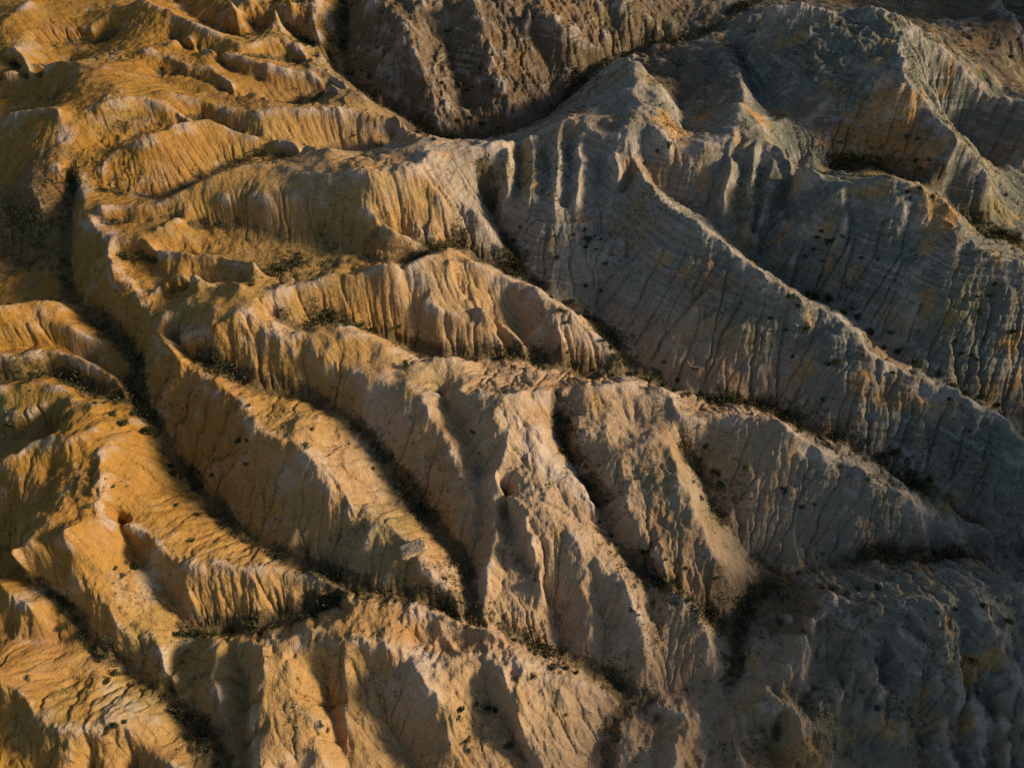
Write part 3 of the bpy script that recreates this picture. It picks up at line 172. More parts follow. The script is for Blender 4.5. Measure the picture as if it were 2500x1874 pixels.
GULLIES = """
north canyon|-56.0,258.5,17.9 -54.9,250.8,17.4 -53.9,243.3,17.0 -52.9,236.1,16.6 -52.1,230.5,16.1 -51.4,225.3,15.5 -50.7,220.4,14.8 -50.0,215.7,14.1 -49.4,211.0,13.5 -48.7,206.4,12.9 -46.0,203.6,12.3 -43.3,200.8,11.7 -40.6,198.0,11.2 -38.0,196.5,10.6 -35.4,195.1,10.0 -32.9,193.6,9.4 -30.3,192.1,8.8 -27.7,190.5,8.3 -25.8,188.7,7.8 -23.8,186.8,7.3 -21.9,184.9,6.9 -19.4,184.7,6.5 -16.8,184.6,6.1 -14.3,184.4,5.7 -11.7,185.6,5.4 -9.0,186.5,5.3 -6.4,187.3,5.3 -3.7,188.1,5.2 -1.0,188.8,5.3 1.7,189.3,5.5 4.5,189.4,5.9 6.7,191.6,6.4 9.0,193.7,7.1 11.3,196.0,7.7 13.5,199.0,8.2 15.7,202.1,8.8 18.0,205.3,9.3 20.3,209.5,9.8 22.7,213.9,10.3 25.2,218.4,10.8 27.9,220.3,11.3 30.6,222.2,11.8 33.3,224.2,12.2 36.5,225.1,12.7 39.8,226.1,13.1 43.1,227.0,13.6 46.4,228.0,14.0 49.8,228.2,14.4 53.2,228.3,14.9 56.6,228.4,15.3 59.4,229.7,15.8 62.3,230.8,16.4 65.2,233.3,17.1 68.1,235.7,17.8 71.1,238.1,18.6 74.3,242.0,19.5 77.5,246.0,20.3
far g12|-26.6,225.6,29.8 -26.7,224.0,28.1 -25.0,222.9,26.4 -23.4,221.8,24.8 -21.7,220.7,23.1 -20.0,219.5,21.5 -19.2,216.4,19.8 -18.4,213.3,18.2 -17.7,210.3,16.5 -16.9,207.3,14.9 -15.8,205.4,13.3 -14.7,203.4,11.6 -13.6,201.5,10.0 -12.5,199.6,8.3
far g23|-2.4,228.0,28.8 -0.2,226.6,27.0 1.5,224.8,25.3 3.3,223.0,23.6 5.1,221.2,21.8 6.9,219.3,20.1 8.7,217.4,18.4 9.3,215.4,16.8 10.0,213.4,15.1 10.7,211.4,13.5 11.4,209.3,11.9 12.0,207.2,10.3
far g34|23.8,235.5,25.8 25.2,234.0,24.0 27.0,232.5,22.2 28.7,231.0,20.4 30.5,229.5,18.6 32.2,227.9,16.8 32.7,226.3,15.0 33.2,224.7,13.3
blue basin|49.0,223.8,15.0 48.8,217.2,15.6 48.5,210.8,16.2 45.7,201.5,16.9 45.8,195.1,17.5 45.9,188.8,18.2 45.3,182.3,18.9 44.6,176.0,19.6 44.0,169.9,20.4 41.7,162.1,21.2
q basin|61.9,228.9,16.4 63.4,225.0,16.5 64.8,221.0,16.7 66.1,217.0,16.9 67.9,212.8,17.2 67.2,207.5,17.5 66.5,202.3,17.9 66.0,196.0,18.4 65.5,189.9,18.9 65.0,183.9,19.4 65.3,179.4,20.0 65.6,174.9,20.7 65.9,170.5,21.4 68.4,170.4,22.1 70.9,170.3,22.9 73.4,170.0,23.8 75.7,170.1,24.6 77.9,170.1,25.5 80.1,170.1,26.5
behind peak|133.9,283.4,7.3 137.8,283.1,6.5 141.8,282.8,5.8 145.7,282.4,5.0 149.7,282.0,4.3 151.8,279.5,3.6 153.8,276.9,2.9 155.8,274.3,2.3 157.7,271.5,1.8 159.4,268.5,1.4 160.0,264.0,1.0 160.5,259.5,0.8 160.9,254.8,0.6 161.1,250.1,0.5 161.4,245.2,0.5 161.7,240.3,0.5 161.8,235.4,0.6 162.6,231.0,0.8 163.2,226.7,1.0 163.9,222.4,1.2 166.0,220.1,1.4 168.0,217.8,1.6 170.0,215.5,1.8 172.0,213.2,2.0
right v8|111.2,191.7,25.1 113.1,192.9,22.0 113.6,191.7,20.1 113.7,189.7,18.7 115.3,188.1,16.9 117.2,187.0,14.8 119.4,186.4,12.4 121.9,186.2,9.8 125.2,186.4,7.6 127.3,184.8,6.5 128.5,182.1,6.1 130.1,179.9,5.7 132.0,178.1,5.1 133.9,176.4,4.4 135.7,174.6,3.9 137.5,172.7,3.3 139.1,170.8,2.9 141.0,169.1,2.4 142.8,167.5,2.0 144.6,165.9,1.6 146.4,164.3,1.1 148.2,162.7,0.7
bowl foot|79.6,159.0,13.3 81.5,158.3,13.7 83.4,157.6,14.1 85.4,157.1,14.3 88.3,157.4,14.0 91.1,157.5,13.9 92.7,156.6,14.3 94.1,155.3,14.9 95.7,154.3,15.3 97.3,153.0,15.4 98.9,152.0,15.4 100.8,151.2,15.2 103.3,151.4,14.3 105.8,151.4,12.7 108.1,151.1,11.2 109.9,150.1,10.3 111.6,148.8,9.5 113.3,147.6,8.8 114.7,145.8,7.8 116.1,144.1,6.8 118.3,143.1,6.1 120.1,141.6,5.7 121.7,140.0,5.5 123.4,138.4,5.2 125.3,137.8,5.0 127.2,137.1,4.8 128.9,136.4,4.7 130.7,135.6,4.7 132.4,134.8,4.6
m back low|108.2,141.0,7.1 110.9,140.5,6.2 113.5,140.0,5.4
bay v4|30.1,147.9,25.2 31.0,146.1,24.3 31.9,144.5,23.3 32.9,143.2,22.2 33.9,141.9,21.0 35.7,141.0,19.9 37.5,139.8,19.1 39.1,138.4,18.5 40.7,136.8,18.0 42.3,135.1,17.6 43.9,133.5,17.1 45.7,131.9,16.6 47.5,130.3,16.1 49.3,128.6,15.6 50.7,127.3,15.3 52.2,126.1,14.9 53.7,125.1,14.4 54.5,123.3,13.9 55.3,121.4,13.5 56.9,120.2,13.3 58.5,119.0,13.1 60.0,117.7,13.0 61.6,116.5,12.7 63.3,115.9,12.5 64.9,115.2,12.4 66.4,114.2,12.4 67.9,113.2,12.5 69.2,111.7,12.3 70.6,110.5,11.9 72.1,109.3,11.4 72.9,107.6,10.9 73.6,105.7,10.4 74.3,103.8,10.1 75.8,102.7,9.8 77.2,101.5,9.5 78.6,100.4,9.2 79.9,99.0,9.0 81.1,97.8,8.7 82.4,96.6,8.4 83.6,95.4,8.0 84.9,94.2,7.7 86.6,93.7,7.3 88.2,93.3,6.9 89.9,92.9,6.5 91.6,92.5,6.1 93.3,91.5,5.6 95.1,90.6,5.0 96.9,89.8,4.3 98.8,89.0,3.6 100.6,88.1,3.0 102.3,87.2,2.5 104.4,86.6,2.0 106.6,86.2,1.3 108.8,85.8,0.6 111.1,85.4,-0.1
face g a|53.3,151.4,25.9 51.5,149.4,25.1 49.5,147.3,24.4 47.7,145.2,23.6 46.8,143.4,22.7 46.0,141.8,21.7 45.2,140.3,20.5 44.7,138.5,19.4 44.2,136.7,18.3 43.7,134.7,17.3
face g b|54.8,150.2,25.2 54.0,147.5,24.2 53.2,144.8,23.2 52.5,142.2,22.2 51.7,139.7,21.2 51.4,137.9,20.0 51.1,136.1,18.8 50.8,134.3,17.6 50.4,132.4,16.6 50.0,130.4,15.5
face g c|57.8,149.5,24.7 57.2,146.6,23.7 56.6,143.7,22.8 56.1,141.0,21.8 55.7,138.5,20.7 55.4,136.7,19.6 55.2,135.1,18.3 55.1,133.5,17.0 54.9,131.9,15.8 54.7,130.1,14.6
face g d|71.2,157.7,15.4 68.3,152.0,17.0 65.5,146.7,18.4 63.2,142.2,19.3 61.5,139.1,19.4 59.9,136.5,18.8 58.5,134.2,17.9 57.2,132.3,16.9 56.0,130.5,15.7 55.2,128.6,14.9 54.3,126.2,14.4
centre v3|-5.5,144.4,25.8 -6.3,143.4,24.1 -7.1,143.0,21.9 -6.4,142.8,19.4 -5.6,142.3,17.1 -4.6,140.6,15.5 -3.6,137.8,14.7 -2.5,134.7,14.2 -1.3,131.6,13.9 -0.2,128.6,13.6 0.4,126.2,13.1 0.9,123.9,12.7 2.7,122.1,12.2 4.5,120.2,11.9 6.3,118.4,11.5 7.8,117.1,11.1 9.3,115.8,10.7 10.9,114.7,10.1 12.4,113.8,9.5 14.2,113.0,8.8 16.0,112.1,8.2 17.7,110.9,7.9 18.9,109.1,7.6 20.0,107.3,7.4 21.2,105.4,7.1 22.3,103.7,6.8 23.4,102.1,6.4 24.6,100.6,5.9 25.7,99.2,5.5 27.4,98.4,5.1 29.0,97.4,5.0 30.6,96.3,5.1 32.5,95.8,5.1 34.4,95.4,5.1 35.9,94.4,5.1 37.4,93.4,5.1 39.0,92.4,5.1 40.4,91.4,5.2 42.2,91.3,5.2 44.0,91.2,5.3 45.8,91.1,5.2 47.6,91.1,5.1 49.5,91.1,5.0 51.4,90.0,4.8 53.4,89.0,4.6 55.1,87.6,4.3 56.6,86.3,4.1 58.1,84.8,4.0 60.0,84.2,4.0 61.8,83.5,3.8 63.7,82.9,3.6 65.1,82.0,3.4 66.5,81.0,3.1 68.0,80.1,2.8 69.4,79.3,2.4 70.9,78.4,2.0 72.4,77.6,1.6 73.9,76.8,1.2 75.4,76.0,0.8 76.8,75.0,0.4 78.2,74.1,0.1 79.5,73.1,-0.1 80.8,72.1,-0.3 82.1,70.9,-0.4 83.3,69.8,-0.4 84.6,68.6,-0.4 85.5,67.6,-0.5 86.5,66.7,-0.6 87.4,65.7,-0.7 88.5,64.8,-0.9 90.4,64.7,-1.1 92.3,64.5,-1.4 94.3,64.4,-1.8 96.4,64.4,-2.1 98.4,64.3,-2.3 100.1,64.1,-2.3 101.6,63.7,-1.9
v2|20.0,146.4,24.0 19.9,143.6,23.0 19.8,140.7,22.0 19.6,137.9,21.1 19.8,136.2,20.1 20.1,134.4,19.2 20.3,132.7,18.2 20.2,130.7,17.2 20.2,128.7,16.1 20.1,126.8,15.0 20.1,125.2,13.9 20.1,123.7,12.8 20.1,122.3,11.6 19.9,120.9,10.3 19.7,119.5,9.1 19.1,117.8,8.1 18.6,115.9,7.5 18.0,113.9,6.8
long face g|27.2,141.7,23.9 25.8,139.8,23.0 24.4,138.4,21.9 23.0,137.1,20.6 22.3,135.2,19.4 21.7,133.2,18.3 21.0,131.2,17.2
long face g2|31.1,131.8,23.4 30.2,130.3,22.4 29.3,129.0,21.2 28.5,127.9,19.8 27.7,126.8,18.4 26.8,125.7,17.1 26.0,124.7,15.7 25.2,123.6,14.2
mid face g0|1.8,161.5,17.6 1.8,154.7,19.3 1.7,149.4,20.2 1.7,145.3,20.3 1.2,141.7,20.0 0.7,138.5,19.6
mid face g|7.7,152.5,23.3 7.8,149.6,23.0 7.9,146.8,22.6 8.0,144.3,22.2 7.4,141.0,21.7 6.9,137.9,21.1
mid face g2|13.4,152.6,25.4 13.3,149.0,24.8 13.2,145.6,24.2 13.2,142.4,23.4 12.7,140.0,22.6 12.3,137.7,21.6 11.9,135.6,20.6
mid face g3|17.2,150.9,26.4 17.2,147.7,25.6 17.3,144.6,24.8 17.3,141.6,23.9 17.0,139.8,23.1 16.8,138.1,22.1 16.5,136.6,21.0
v10|-41.7,127.5,20.2 -39.3,126.2,20.3 -36.9,125.2,20.3 -34.6,124.2,20.2 -32.2,123.1,20.3 -30.5,123.6,20.6 -28.8,124.1,20.9 -27.2,125.2,20.9 -25.2,125.4,20.6 -23.1,125.5,20.3 -21.2,124.8,19.9 -19.3,124.3,19.1 -17.5,123.9,18.3 -15.4,124.7,17.6 -13.3,125.6,16.7 -11.2,126.4,15.9 -9.4,125.0,15.2 -7.5,123.6,14.5 -5.7,123.4,13.9 -3.9,123.3,13.3 -2.0,123.1,12.8 -0.2,122.9,12.2
v11|-51.8,113.5,17.4 -49.9,114.9,17.0 -48.0,116.3,16.7 -46.0,117.8,16.4 -43.9,118.4,16.3 -41.6,118.7,16.3 -39.2,118.9,16.6 -36.8,119.0,16.9 -34.4,119.0,17.2 -32.0,119.1,17.5 -30.2,119.0,17.8 -28.4,119.0,18.0 -26.7,119.0,18.2 -24.9,119.2,18.3 -23.2,119.6,18.2 -21.5,120.0,18.1 -19.3,121.4,18.0 -17.2,122.7,17.9
v12|-46.9,101.6,20.1 -44.9,100.4,19.4 -43.0,99.4,18.5 -41.6,100.6,17.7 -40.1,101.6,17.0 -38.4,102.4,16.6 -36.7,103.1,16.4 -35.0,102.8,16.1 -33.2,102.6,15.7 -31.5,102.6,15.2 -29.7,102.7,14.4 -27.8,102.8,13.6 -26.2,102.5,13.0 -24.5,102.0,12.5 -22.8,101.6,11.9 -21.2,101.2,11.4 -19.3,100.2,11.0 -17.3,99.1,10.7 -15.5,99.0,10.5 -13.6,98.9,10.4 -11.7,99.0,10.1 -9.3,98.9,9.7 -7.0,98.9,9.4 -5.3,99.0,9.1 -3.6,99.1,8.8 -1.9,99.2,8.5 -0.2,99.6,8.3 1.5,99.8,8.2 3.2,100.0,8.2 5.5,99.6,8.1 7.8,99.2,8.1 10.0,98.8,7.9 11.8,98.4,7.6 13.7,98.0,7.2 15.5,97.5,6.9 17.9,98.0,6.6 20.4,98.5,6.4 22.1,98.7,6.1 23.9,98.9,5.8 25.7,99.2,5.5
centre g a|-11.9,113.5,18.0 -10.7,111.5,17.2 -9.4,109.8,16.3 -8.2,108.8,15.3 -6.9,108.0,14.1 -5.7,107.3,12.9 -4.3,106.1,11.9 -3.0,104.8,11.2 -2.2,103.3,10.5 -1.5,101.9,9.7 -0.8,100.7,8.8
centre g b|-5.1,114.2,16.3 -3.4,113.3,15.3 -1.8,112.4,14.2 -0.2,111.5,13.2 0.4,110.0,12.2 1.0,108.3,11.3 1.5,106.7,10.5 2.3,104.3,9.5 3.0,102.1,8.5
centre g c|-22.3,112.2,21.3 -21.7,110.7,20.1 -21.1,109.3,18.7 -20.5,108.0,17.2 -19.9,106.6,15.9 -19.1,105.1,14.6 -18.2,103.4,13.6 -17.3,101.6,12.7
v14|-101.4,144.7,21.6 -100.0,141.0,21.1 -98.7,137.4,20.6 -98.5,135.1,20.0 -98.4,132.8,19.5 -98.2,130.5,19.0 -97.4,127.6,18.5 -96.8,124.9,17.8 -96.3,122.5,17.0 -95.6,119.9,16.1 -95.0,117.5,15.1 -94.3,115.0,14.2 -92.1,112.4,13.9 -89.5,109.4,14.1 -86.8,107.4,14.3 -84.3,105.6,14.4 -81.9,103.9,14.4 -80.0,102.2,14.2 -78.2,100.6,14.0 -76.4,98.8,13.8 -74.5,96.8,13.9 -72.7,94.9,13.8 -71.9,92.2,13.5 -71.3,89.6,13.1 -70.2,87.4,12.3 -69.2,85.2,11.5 -68.3,84.2,10.6 -67.2,83.0,9.8 -66.0,81.7,9.4 -64.8,79.4,9.1 -63.7,77.2,8.7 -62.2,75.9,8.1 -60.7,74.7,7.4 -59.3,73.4,6.7 -57.8,72.0,6.5 -56.3,70.5,6.4 -54.8,69.0,6.4 -53.4,67.5,6.3 -52.1,66.1,6.0 -50.8,64.8,5.6 -49.1,63.6,5.3 -47.4,62.5,5.0 -45.7,61.3,4.8 -44.0,60.0,4.7 -42.3,59.1,4.9 -40.6,58.3,5.1 -39.0,57.5,5.3 -37.5,56.9,5.4 -35.9,56.4,5.5 -34.4,55.9,5.5 -33.0,55.5,5.3 -31.5,54.8,5.0 -30.0,54.0,5.0 -28.4,53.1,5.2 -26.8,52.2,5.4 -25.4,51.6,5.4 -23.9,51.1,5.2 -22.5,50.7,5.0 -21.1,50.2,4.9 -19.1,50.2,4.8 -17.2,50.2,4.9 -15.8,49.8,4.9 -14.4,49.5,4.8 -13.0,49.3,4.6 -11.7,49.1,4.1 -10.1,48.4,3.4 -8.6,47.7,2.8 -7.0,46.9,2.5 -5.6,46.7,2.5 -4.3,46.5,2.3 -2.9,46.3,1.9 -1.3,46.0,1.4 0.4,45.7,0.7 2.0,45.4,-0.0 3.7,44.7,-0.7 5.4,43.9,-1.4 7.2,43.7,-2.0 9.1,43.4,-2.5 10.9,43.0,-2.9 12.3,42.4,-3.3 13.7,41.7,-3.6 15.1,41.0,-3.9 16.2,40.2,-4.3 17.4,39.4,-4.8 18.5,38.6,-5.3 19.6,36.9,-5.9
v15 left|-114.4,134.2,19.4 -112.6,132.7,18.9 -110.9,131.2,18.3 -109.2,129.8,17.8 -107.5,128.3,17.2 -105.6,126.3,16.6 -103.7,124.3,15.9 -101.9,122.4,15.2 -100.3,120.6,14.5 -98.7,119.3,13.9 -96.7,117.4,13.8 -94.3,115.0,14.2
left low|-113.1,121.0,10.6 -110.8,120.0,10.7 -108.5,119.0,10.8 -106.1,117.8,11.1 -103.0,116.7,11.5 -99.8,115.4,12.2 -96.6,114.0,12.9
j v1|-98.0,94.6,16.7 -96.4,95.4,16.3 -94.8,96.1,16.0 -93.1,96.9,15.6 -91.2,96.9,15.2 -89.2,97.0,14.8 -87.1,97.0,14.5 -85.4,96.3,14.1 -83.7,95.8,13.5 -81.9,95.1,13.1 -79.8,94.1,13.0 -77.4,92.8,13.3 -75.2,91.7,13.4 -73.2,90.7,13.2 -71.3,89.6,13.1
j v2|-98.7,90.0,11.6 -95.9,89.9,12.7 -93.6,90.1,13.4 -92.1,90.7,13.7 -90.8,91.4,13.7 -89.6,92.2,13.5 -87.9,91.8,13.2 -86.2,91.4,12.8 -84.4,90.8,12.6 -81.9,89.3,12.5 -79.5,87.8,12.4 -77.0,86.8,12.3 -75.3,87.0,12.3 -73.6,87.3,12.2 -72.1,87.7,11.9 -70.7,86.5,11.7 -69.2,85.2,11.5
j v3|-95.3,79.7,9.2 -92.9,79.3,10.1 -90.7,79.0,10.9 -88.9,79.0,11.1 -87.5,79.5,10.9 -86.3,79.5,10.0 -85.2,79.7,9.1 -83.7,79.5,8.5
v16|-54.3,46.2,4.3 -52.7,46.1,4.2 -51.1,46.1,4.0 -49.5,46.0,3.8 -47.8,45.8,3.9 -46.0,45.9,4.0 -44.2,45.9,4.2 -42.4,46.0,4.2 -40.8,46.3,4.2 -39.2,46.7,4.1 -37.6,47.1,4.1 -36.0,47.5,4.0 -34.7,48.0,4.1 -33.4,48.5,4.2 -32.0,49.0,4.4 -30.7,49.5,4.6 -29.1,50.1,4.8 -27.6,50.8,5.0 -26.0,51.6,5.1 -23.7,51.0,5.2
v17|-66.2,61.9,9.4 -64.6,59.8,10.2 -63.4,58.1,10.3 -62.6,56.8,9.8 -61.7,56.0,9.1 -60.8,55.2,8.4 -59.8,54.4,7.9 -58.8,53.3,7.3 -57.7,52.2,6.7 -56.6,51.1,6.3 -55.3,49.8,5.9 -54.0,48.5,5.5 -53.1,47.7,5.0 -52.4,46.8,4.5
v18|-86.8,57.2,6.2 -85.0,56.3,6.5 -83.2,55.4,6.8 -81.2,54.3,7.4 -79.1,53.0,8.3 -77.2,51.8,9.0 -75.5,50.8,9.3 -74.0,49.9,9.3 -72.5,49.2,9.2 -71.2,48.5,8.9 -70.0,47.8,8.4 -69.2,46.5,7.6 -68.4,45.2,6.9 -67.2,43.9,6.1 -65.9,42.6,5.5 -64.2,41.7,4.9 -62.7,40.9,4.2 -61.7,40.4,3.5 -60.7,39.8,3.0 -59.5,39.1,2.7 -58.0,38.1,2.4 -56.5,37.2,2.3 -54.9,36.2,2.2 -53.4,35.3,2.0 -52.4,34.4,1.7 -51.4,33.5,1.3 -50.4,32.6,1.0 -48.9,31.7,0.8 -47.4,30.7,0.6 -46.0,29.7,0.4 -44.7,28.6,0.3 -43.4,27.4,0.3 -42.3,26.3,0.3 -41.1,25.2,0.5
l g|-82.1,43.7,7.3 -80.2,43.5,7.0 -78.4,43.2,6.9 -76.6,42.8,6.8 -75.1,42.7,6.7 -73.7,42.6,6.5 -72.4,42.6,6.2 -71.0,42.5,5.8 -69.6,42.4,5.4 -68.2,42.3,4.9 -66.9,42.2,4.5 -65.5,42.0,4.0
l g2|-60.9,28.6,5.2 -60.8,27.3,4.3 -60.9,26.1,3.2 -61.0,24.8,2.1
l g3|-55.6,26.8,3.2 -55.3,26.1,1.2 -55.0,25.5,-0.9
low left|-74.5,28.1,4.6 -73.0,27.5,4.7 -71.5,26.9,4.8 -70.1,26.4,4.8 -68.9,25.9,4.6 -67.6,25.2,4.2 -66.3,24.5,3.8
v19|-65.6,96.7,15.5 -62.7,94.6,16.4 -60.1,92.9,17.0 -57.7,91.5,17.2 -55.7,90.5,17.1 -53.9,89.8,16.7 -52.1,89.1,16.2 -50.4,88.3,15.7 -48.7,87.4,15.3 -46.9,86.5,14.8 -45.2,86.6,14.4 -43.6,86.7,13.9 -41.8,86.6,13.6 -40.0,86.5,13.4 -38.3,86.4,13.1 -36.5,85.7,12.6 -34.8,85.0,12.1 -33.1,84.1,11.7 -31.3,83.2,11.5 -29.8,81.9,11.4 -28.3,80.7,11.1 -26.9,79.6,10.7 -25.8,78.0,10.3 -24.7,76.5,9.7 -23.6,75.1,9.1 -22.6,74.1,8.5 -21.7,73.0,7.9 -20.7,71.9,7.4 -19.4,70.5,6.9 -18.2,69.1,6.4 -17.2,68.0,5.9 -16.3,67.0,5.3 -15.3,65.8,5.0 -14.3,64.6,4.9 -13.4,63.4,4.9 -12.0,61.7,4.8 -10.6,60.0,4.7 -9.7,58.7,4.5 -8.7,57.5,4.3 -7.8,56.2,4.1 -7.2,54.4,4.0 -7.1,52.5,3.9 -7.1,50.7,3.7 -6.8,49.3,3.5 -6.6,48.0,3.4 -6.4,46.7,3.2
v20|-13.5,86.1,12.8 -12.4,83.8,13.5 -11.4,81.8,13.8 -10.4,80.2,13.7 -9.2,78.1,13.3 -7.9,76.3,12.8 -7.2,74.6,12.2 -6.5,73.0,11.6 -5.8,71.3,11.1 -5.7,69.9,10.6 -5.6,68.5,10.1 -5.4,67.2,9.6 -5.5,65.8,8.7 -5.6,64.6,7.6 -5.6,63.4,6.5 -5.7,61.9,5.8 -6.0,60.2,5.4 -6.2,58.5,5.0 -6.4,56.8,4.8 -6.8,55.6,4.5 -7.2,54.4,4.0
v21|8.3,85.8,13.8 8.5,84.2,12.6 8.6,82.5,11.6 8.8,80.7,10.8 9.4,79.3,10.0 10.0,78.0,9.3 10.7,76.7,8.5 11.3,75.3,7.9 12.0,73.8,7.3 12.8,72.2,7.1 13.7,70.5,6.9 14.5,68.8,6.5 15.3,67.1,6.1 16.1,65.4,5.8 16.9,63.6,5.3 17.6,61.9,4.8 18.4,60.2,4.3 19.4,59.3,4.0 20.4,58.4,3.6 21.5,57.6,3.2 22.9,56.5,2.6 24.3,55.5,2.0 25.6,54.4,1.5 27.0,53.5,1.1 28.4,52.7,0.6 29.8,51.8,0.2 31.2,51.0,-0.4 32.7,50.2,-1.2 34.3,49.5,-2.0 35.8,48.7,-2.9 37.1,48.0,-3.7 38.4,47.3,-4.6
bowl|20.7,84.8,12.6 21.5,83.2,12.2 22.4,81.6,11.8 22.9,80.2,11.4 23.4,78.9,11.1 25.6,79.2,10.8
v22|30.8,80.9,10.0 31.6,79.5,8.7 32.3,78.1,7.4 33.4,76.8,6.3 34.4,75.3,5.3 35.4,73.9,4.3 36.2,72.4,3.2 37.0,70.9,2.1 37.8,69.4,1.2 38.4,68.0,0.6 39.0,66.5,0.4 39.7,65.1,-0.1 40.8,64.2,-0.7 42.0,63.3,-1.4 43.3,62.4,-2.1 44.5,61.6,-2.9 45.7,60.5,-3.8 46.9,59.4,-4.7
dark canyon|104.1,63.5,-6.4 101.7,63.3,-5.7 99.4,63.2,-5.2 97.4,63.3,-5.0 95.5,63.4,-4.9 93.3,63.1,-4.6 90.8,62.7,-4.1 88.2,62.1,-3.3 85.5,61.6,-2.3 83.0,61.2,-1.5 80.8,60.9,-1.0 78.7,60.8,-0.7 76.7,60.7,-0.5 74.8,60.6,-0.3 73.0,60.4,-0.2 71.2,60.3,-0.1 69.5,60.3,-0.1 67.8,60.2,-0.1 66.1,60.2,-0.1 64.4,60.2,-0.2 62.6,59.9,-0.3 60.8,59.7,-0.5 59.0,59.5,-0.7 57.3,59.3,-1.0 55.5,59.2,-1.3 53.7,59.0,-1.7 51.8,58.8,-2.1 49.9,58.5,-2.4 47.9,58.2,-2.6 46.4,57.3,-2.7 44.9,56.4,-2.8 43.0,55.0,-2.9 41.1,53.6,-3.0 40.4,52.2,-3.2 39.8,50.8,-3.5 39.1,49.5,-3.9 38.5,48.2,-4.3 38.3,46.4,-4.6 38.0,44.6,-5.0 37.7,42.8,-5.2 36.8,41.1,-5.3 36.0,39.4,-5.5 34.3,39.2,-5.7 32.5,39.0,-5.9 30.8,38.8,-6.0 29.0,38.6,-6.1 27.2,38.4,-6.1 25.5,38.2,-6.1 23.7,37.9,-6.0 21.8,37.6,-5.9 19.6,36.9,-5.9 18.6,35.7,-6.3 17.5,34.6,-6.7 16.5,33.5,-7.1 15.5,32.4,-7.4 15.3,31.1,-7.7 15.1,29.7,-8.0 14.9,28.4,-8.2 14.7,27.1,-8.4
g a|0.1,59.5,7.9 0.9,58.5,7.0 1.7,57.5,5.9 2.5,56.5,4.8 3.3,55.4,3.9 4.1,54.3,3.0 5.4,53.0,2.1 6.6,51.7,1.4 7.0,50.3,0.6 7.5,49.1,-0.3 7.9,47.8,-1.2 8.3,46.4,-1.9 8.4,45.3,-2.4 8.6,44.2,-2.9
g b|14.2,53.5,3.0 14.3,51.8,2.3 14.4,50.2,1.6 15.1,49.0,0.8 15.8,47.9,-0.0 15.7,46.4,-0.8 15.5,44.8,-1.7 15.4,43.3,-2.5 15.3,42.2,-3.3 15.2,41.0,-3.9
g c|-1.5,67.9,5.5 -1.2,65.8,6.3 -1.0,63.6,7.2 -0.7,61.7,7.8 0.1,59.5,7.9
finger gully|-15.6,43.2,4.3 -14.2,43.2,4.0 -12.7,43.1,3.8 -11.2,43.0,3.6 -9.6,42.9,3.4 -8.1,42.8,3.3 -6.4,43.0,3.0 -4.7,43.2,2.7 -3.0,43.6,2.1 -1.3,43.9,1.5 0.4,44.5,0.7 2.0,45.2,-0.0
f hollow|-21.9,38.3,5.7 -21.0,37.1,4.7 -20.1,36.0,3.7 -19.7,35.1,2.7 -19.3,34.1,1.8 -18.9,33.1,0.9 -18.2,32.2,-0.1 -17.6,31.2,-1.0 -16.9,30.3,-1.9 -16.5,29.0,-2.8 -16.1,27.6,-3.7 -15.7,26.3,-4.6
f g a|-28.7,40.1,5.7 -28.7,39.1,4.8 -28.7,38.0,3.9 -28.7,36.9,3.1 -28.6,35.7,2.4 -28.5,34.6,2.0 -27.6,33.2,1.7 -26.7,31.8,1.5 -26.2,30.5,1.0 -25.7,29.2,0.6 -25.2,27.9,0.2 -24.8,26.7,-0.2 -24.3,25.4,-0.7
f g b|-52.1,43.0,3.8 -52.3,41.7,3.6 -52.6,40.5,3.2 -52.9,39.3,2.7 -53.2,37.8,1.9 -53.6,36.4,1.0
f g c|-43.1,40.8,5.5 -42.6,39.6,5.0 -42.1,38.3,4.5 -41.7,37.1,4.0 -41.2,35.9,3.5 -41.0,34.5,2.9 -40.8,33.2,2.4 -40.6,32.0,1.8 -40.5,30.7,1.1 -40.2,29.4,0.4 -40.0,28.2,-0.4 -39.8,26.9,-1.1 -39.5,25.6,-1.5
f g d|-45.3,30.1,0.6 -44.3,29.3,0.3 -43.4,28.4,0.0 -42.5,27.6,-0.3
f g e|-5.1,38.7,4.3 -4.4,37.7,3.6 -3.7,36.7,2.8 -2.9,35.8,2.0 -2.2,34.8,1.2 -1.4,33.7,0.4 -0.6,32.6,-0.3 0.3,31.5,-1.1 1.1,30.3,-1.8 1.9,29.2,-2.5 2.1,28.2,-3.2 2.3,27.3,-3.9 2.5,26.3,-4.6
mound g a|49.3,42.6,0.5 49.5,41.3,-0.4 49.8,39.9,-1.1 48.8,39.0,-1.7 47.9,38.1,-2.2 46.9,37.2,-2.6
mound g d|53.1,42.4,1.2 53.1,41.1,0.5 53.0,39.9,-0.2 53.0,38.7,-0.9 52.9,37.5,-1.6 52.9,36.1,-2.4 52.9,34.7,-3.4 52.9,33.3,-4.3
mound g e|57.6,41.8,1.8 57.4,40.5,0.9 57.2,39.2,0.0 57.1,38.0,-0.8 56.9,36.7,-1.6 56.8,35.5,-2.7 56.7,34.3,-3.7
mound g f|71.2,43.6,5.1 70.8,42.1,4.3 70.4,40.7,3.5 69.9,39.2,2.7 70.0,38.0,1.9 70.0,36.8,1.0 70.1,35.6,0.2 70.1,34.3,-0.7 70.1,33.1,-1.4 69.9,31.7,-2.1 69.7,30.3,-2.7 69.5,28.9,-3.2 69.3,27.6,-3.9 69.2,26.3,-4.6
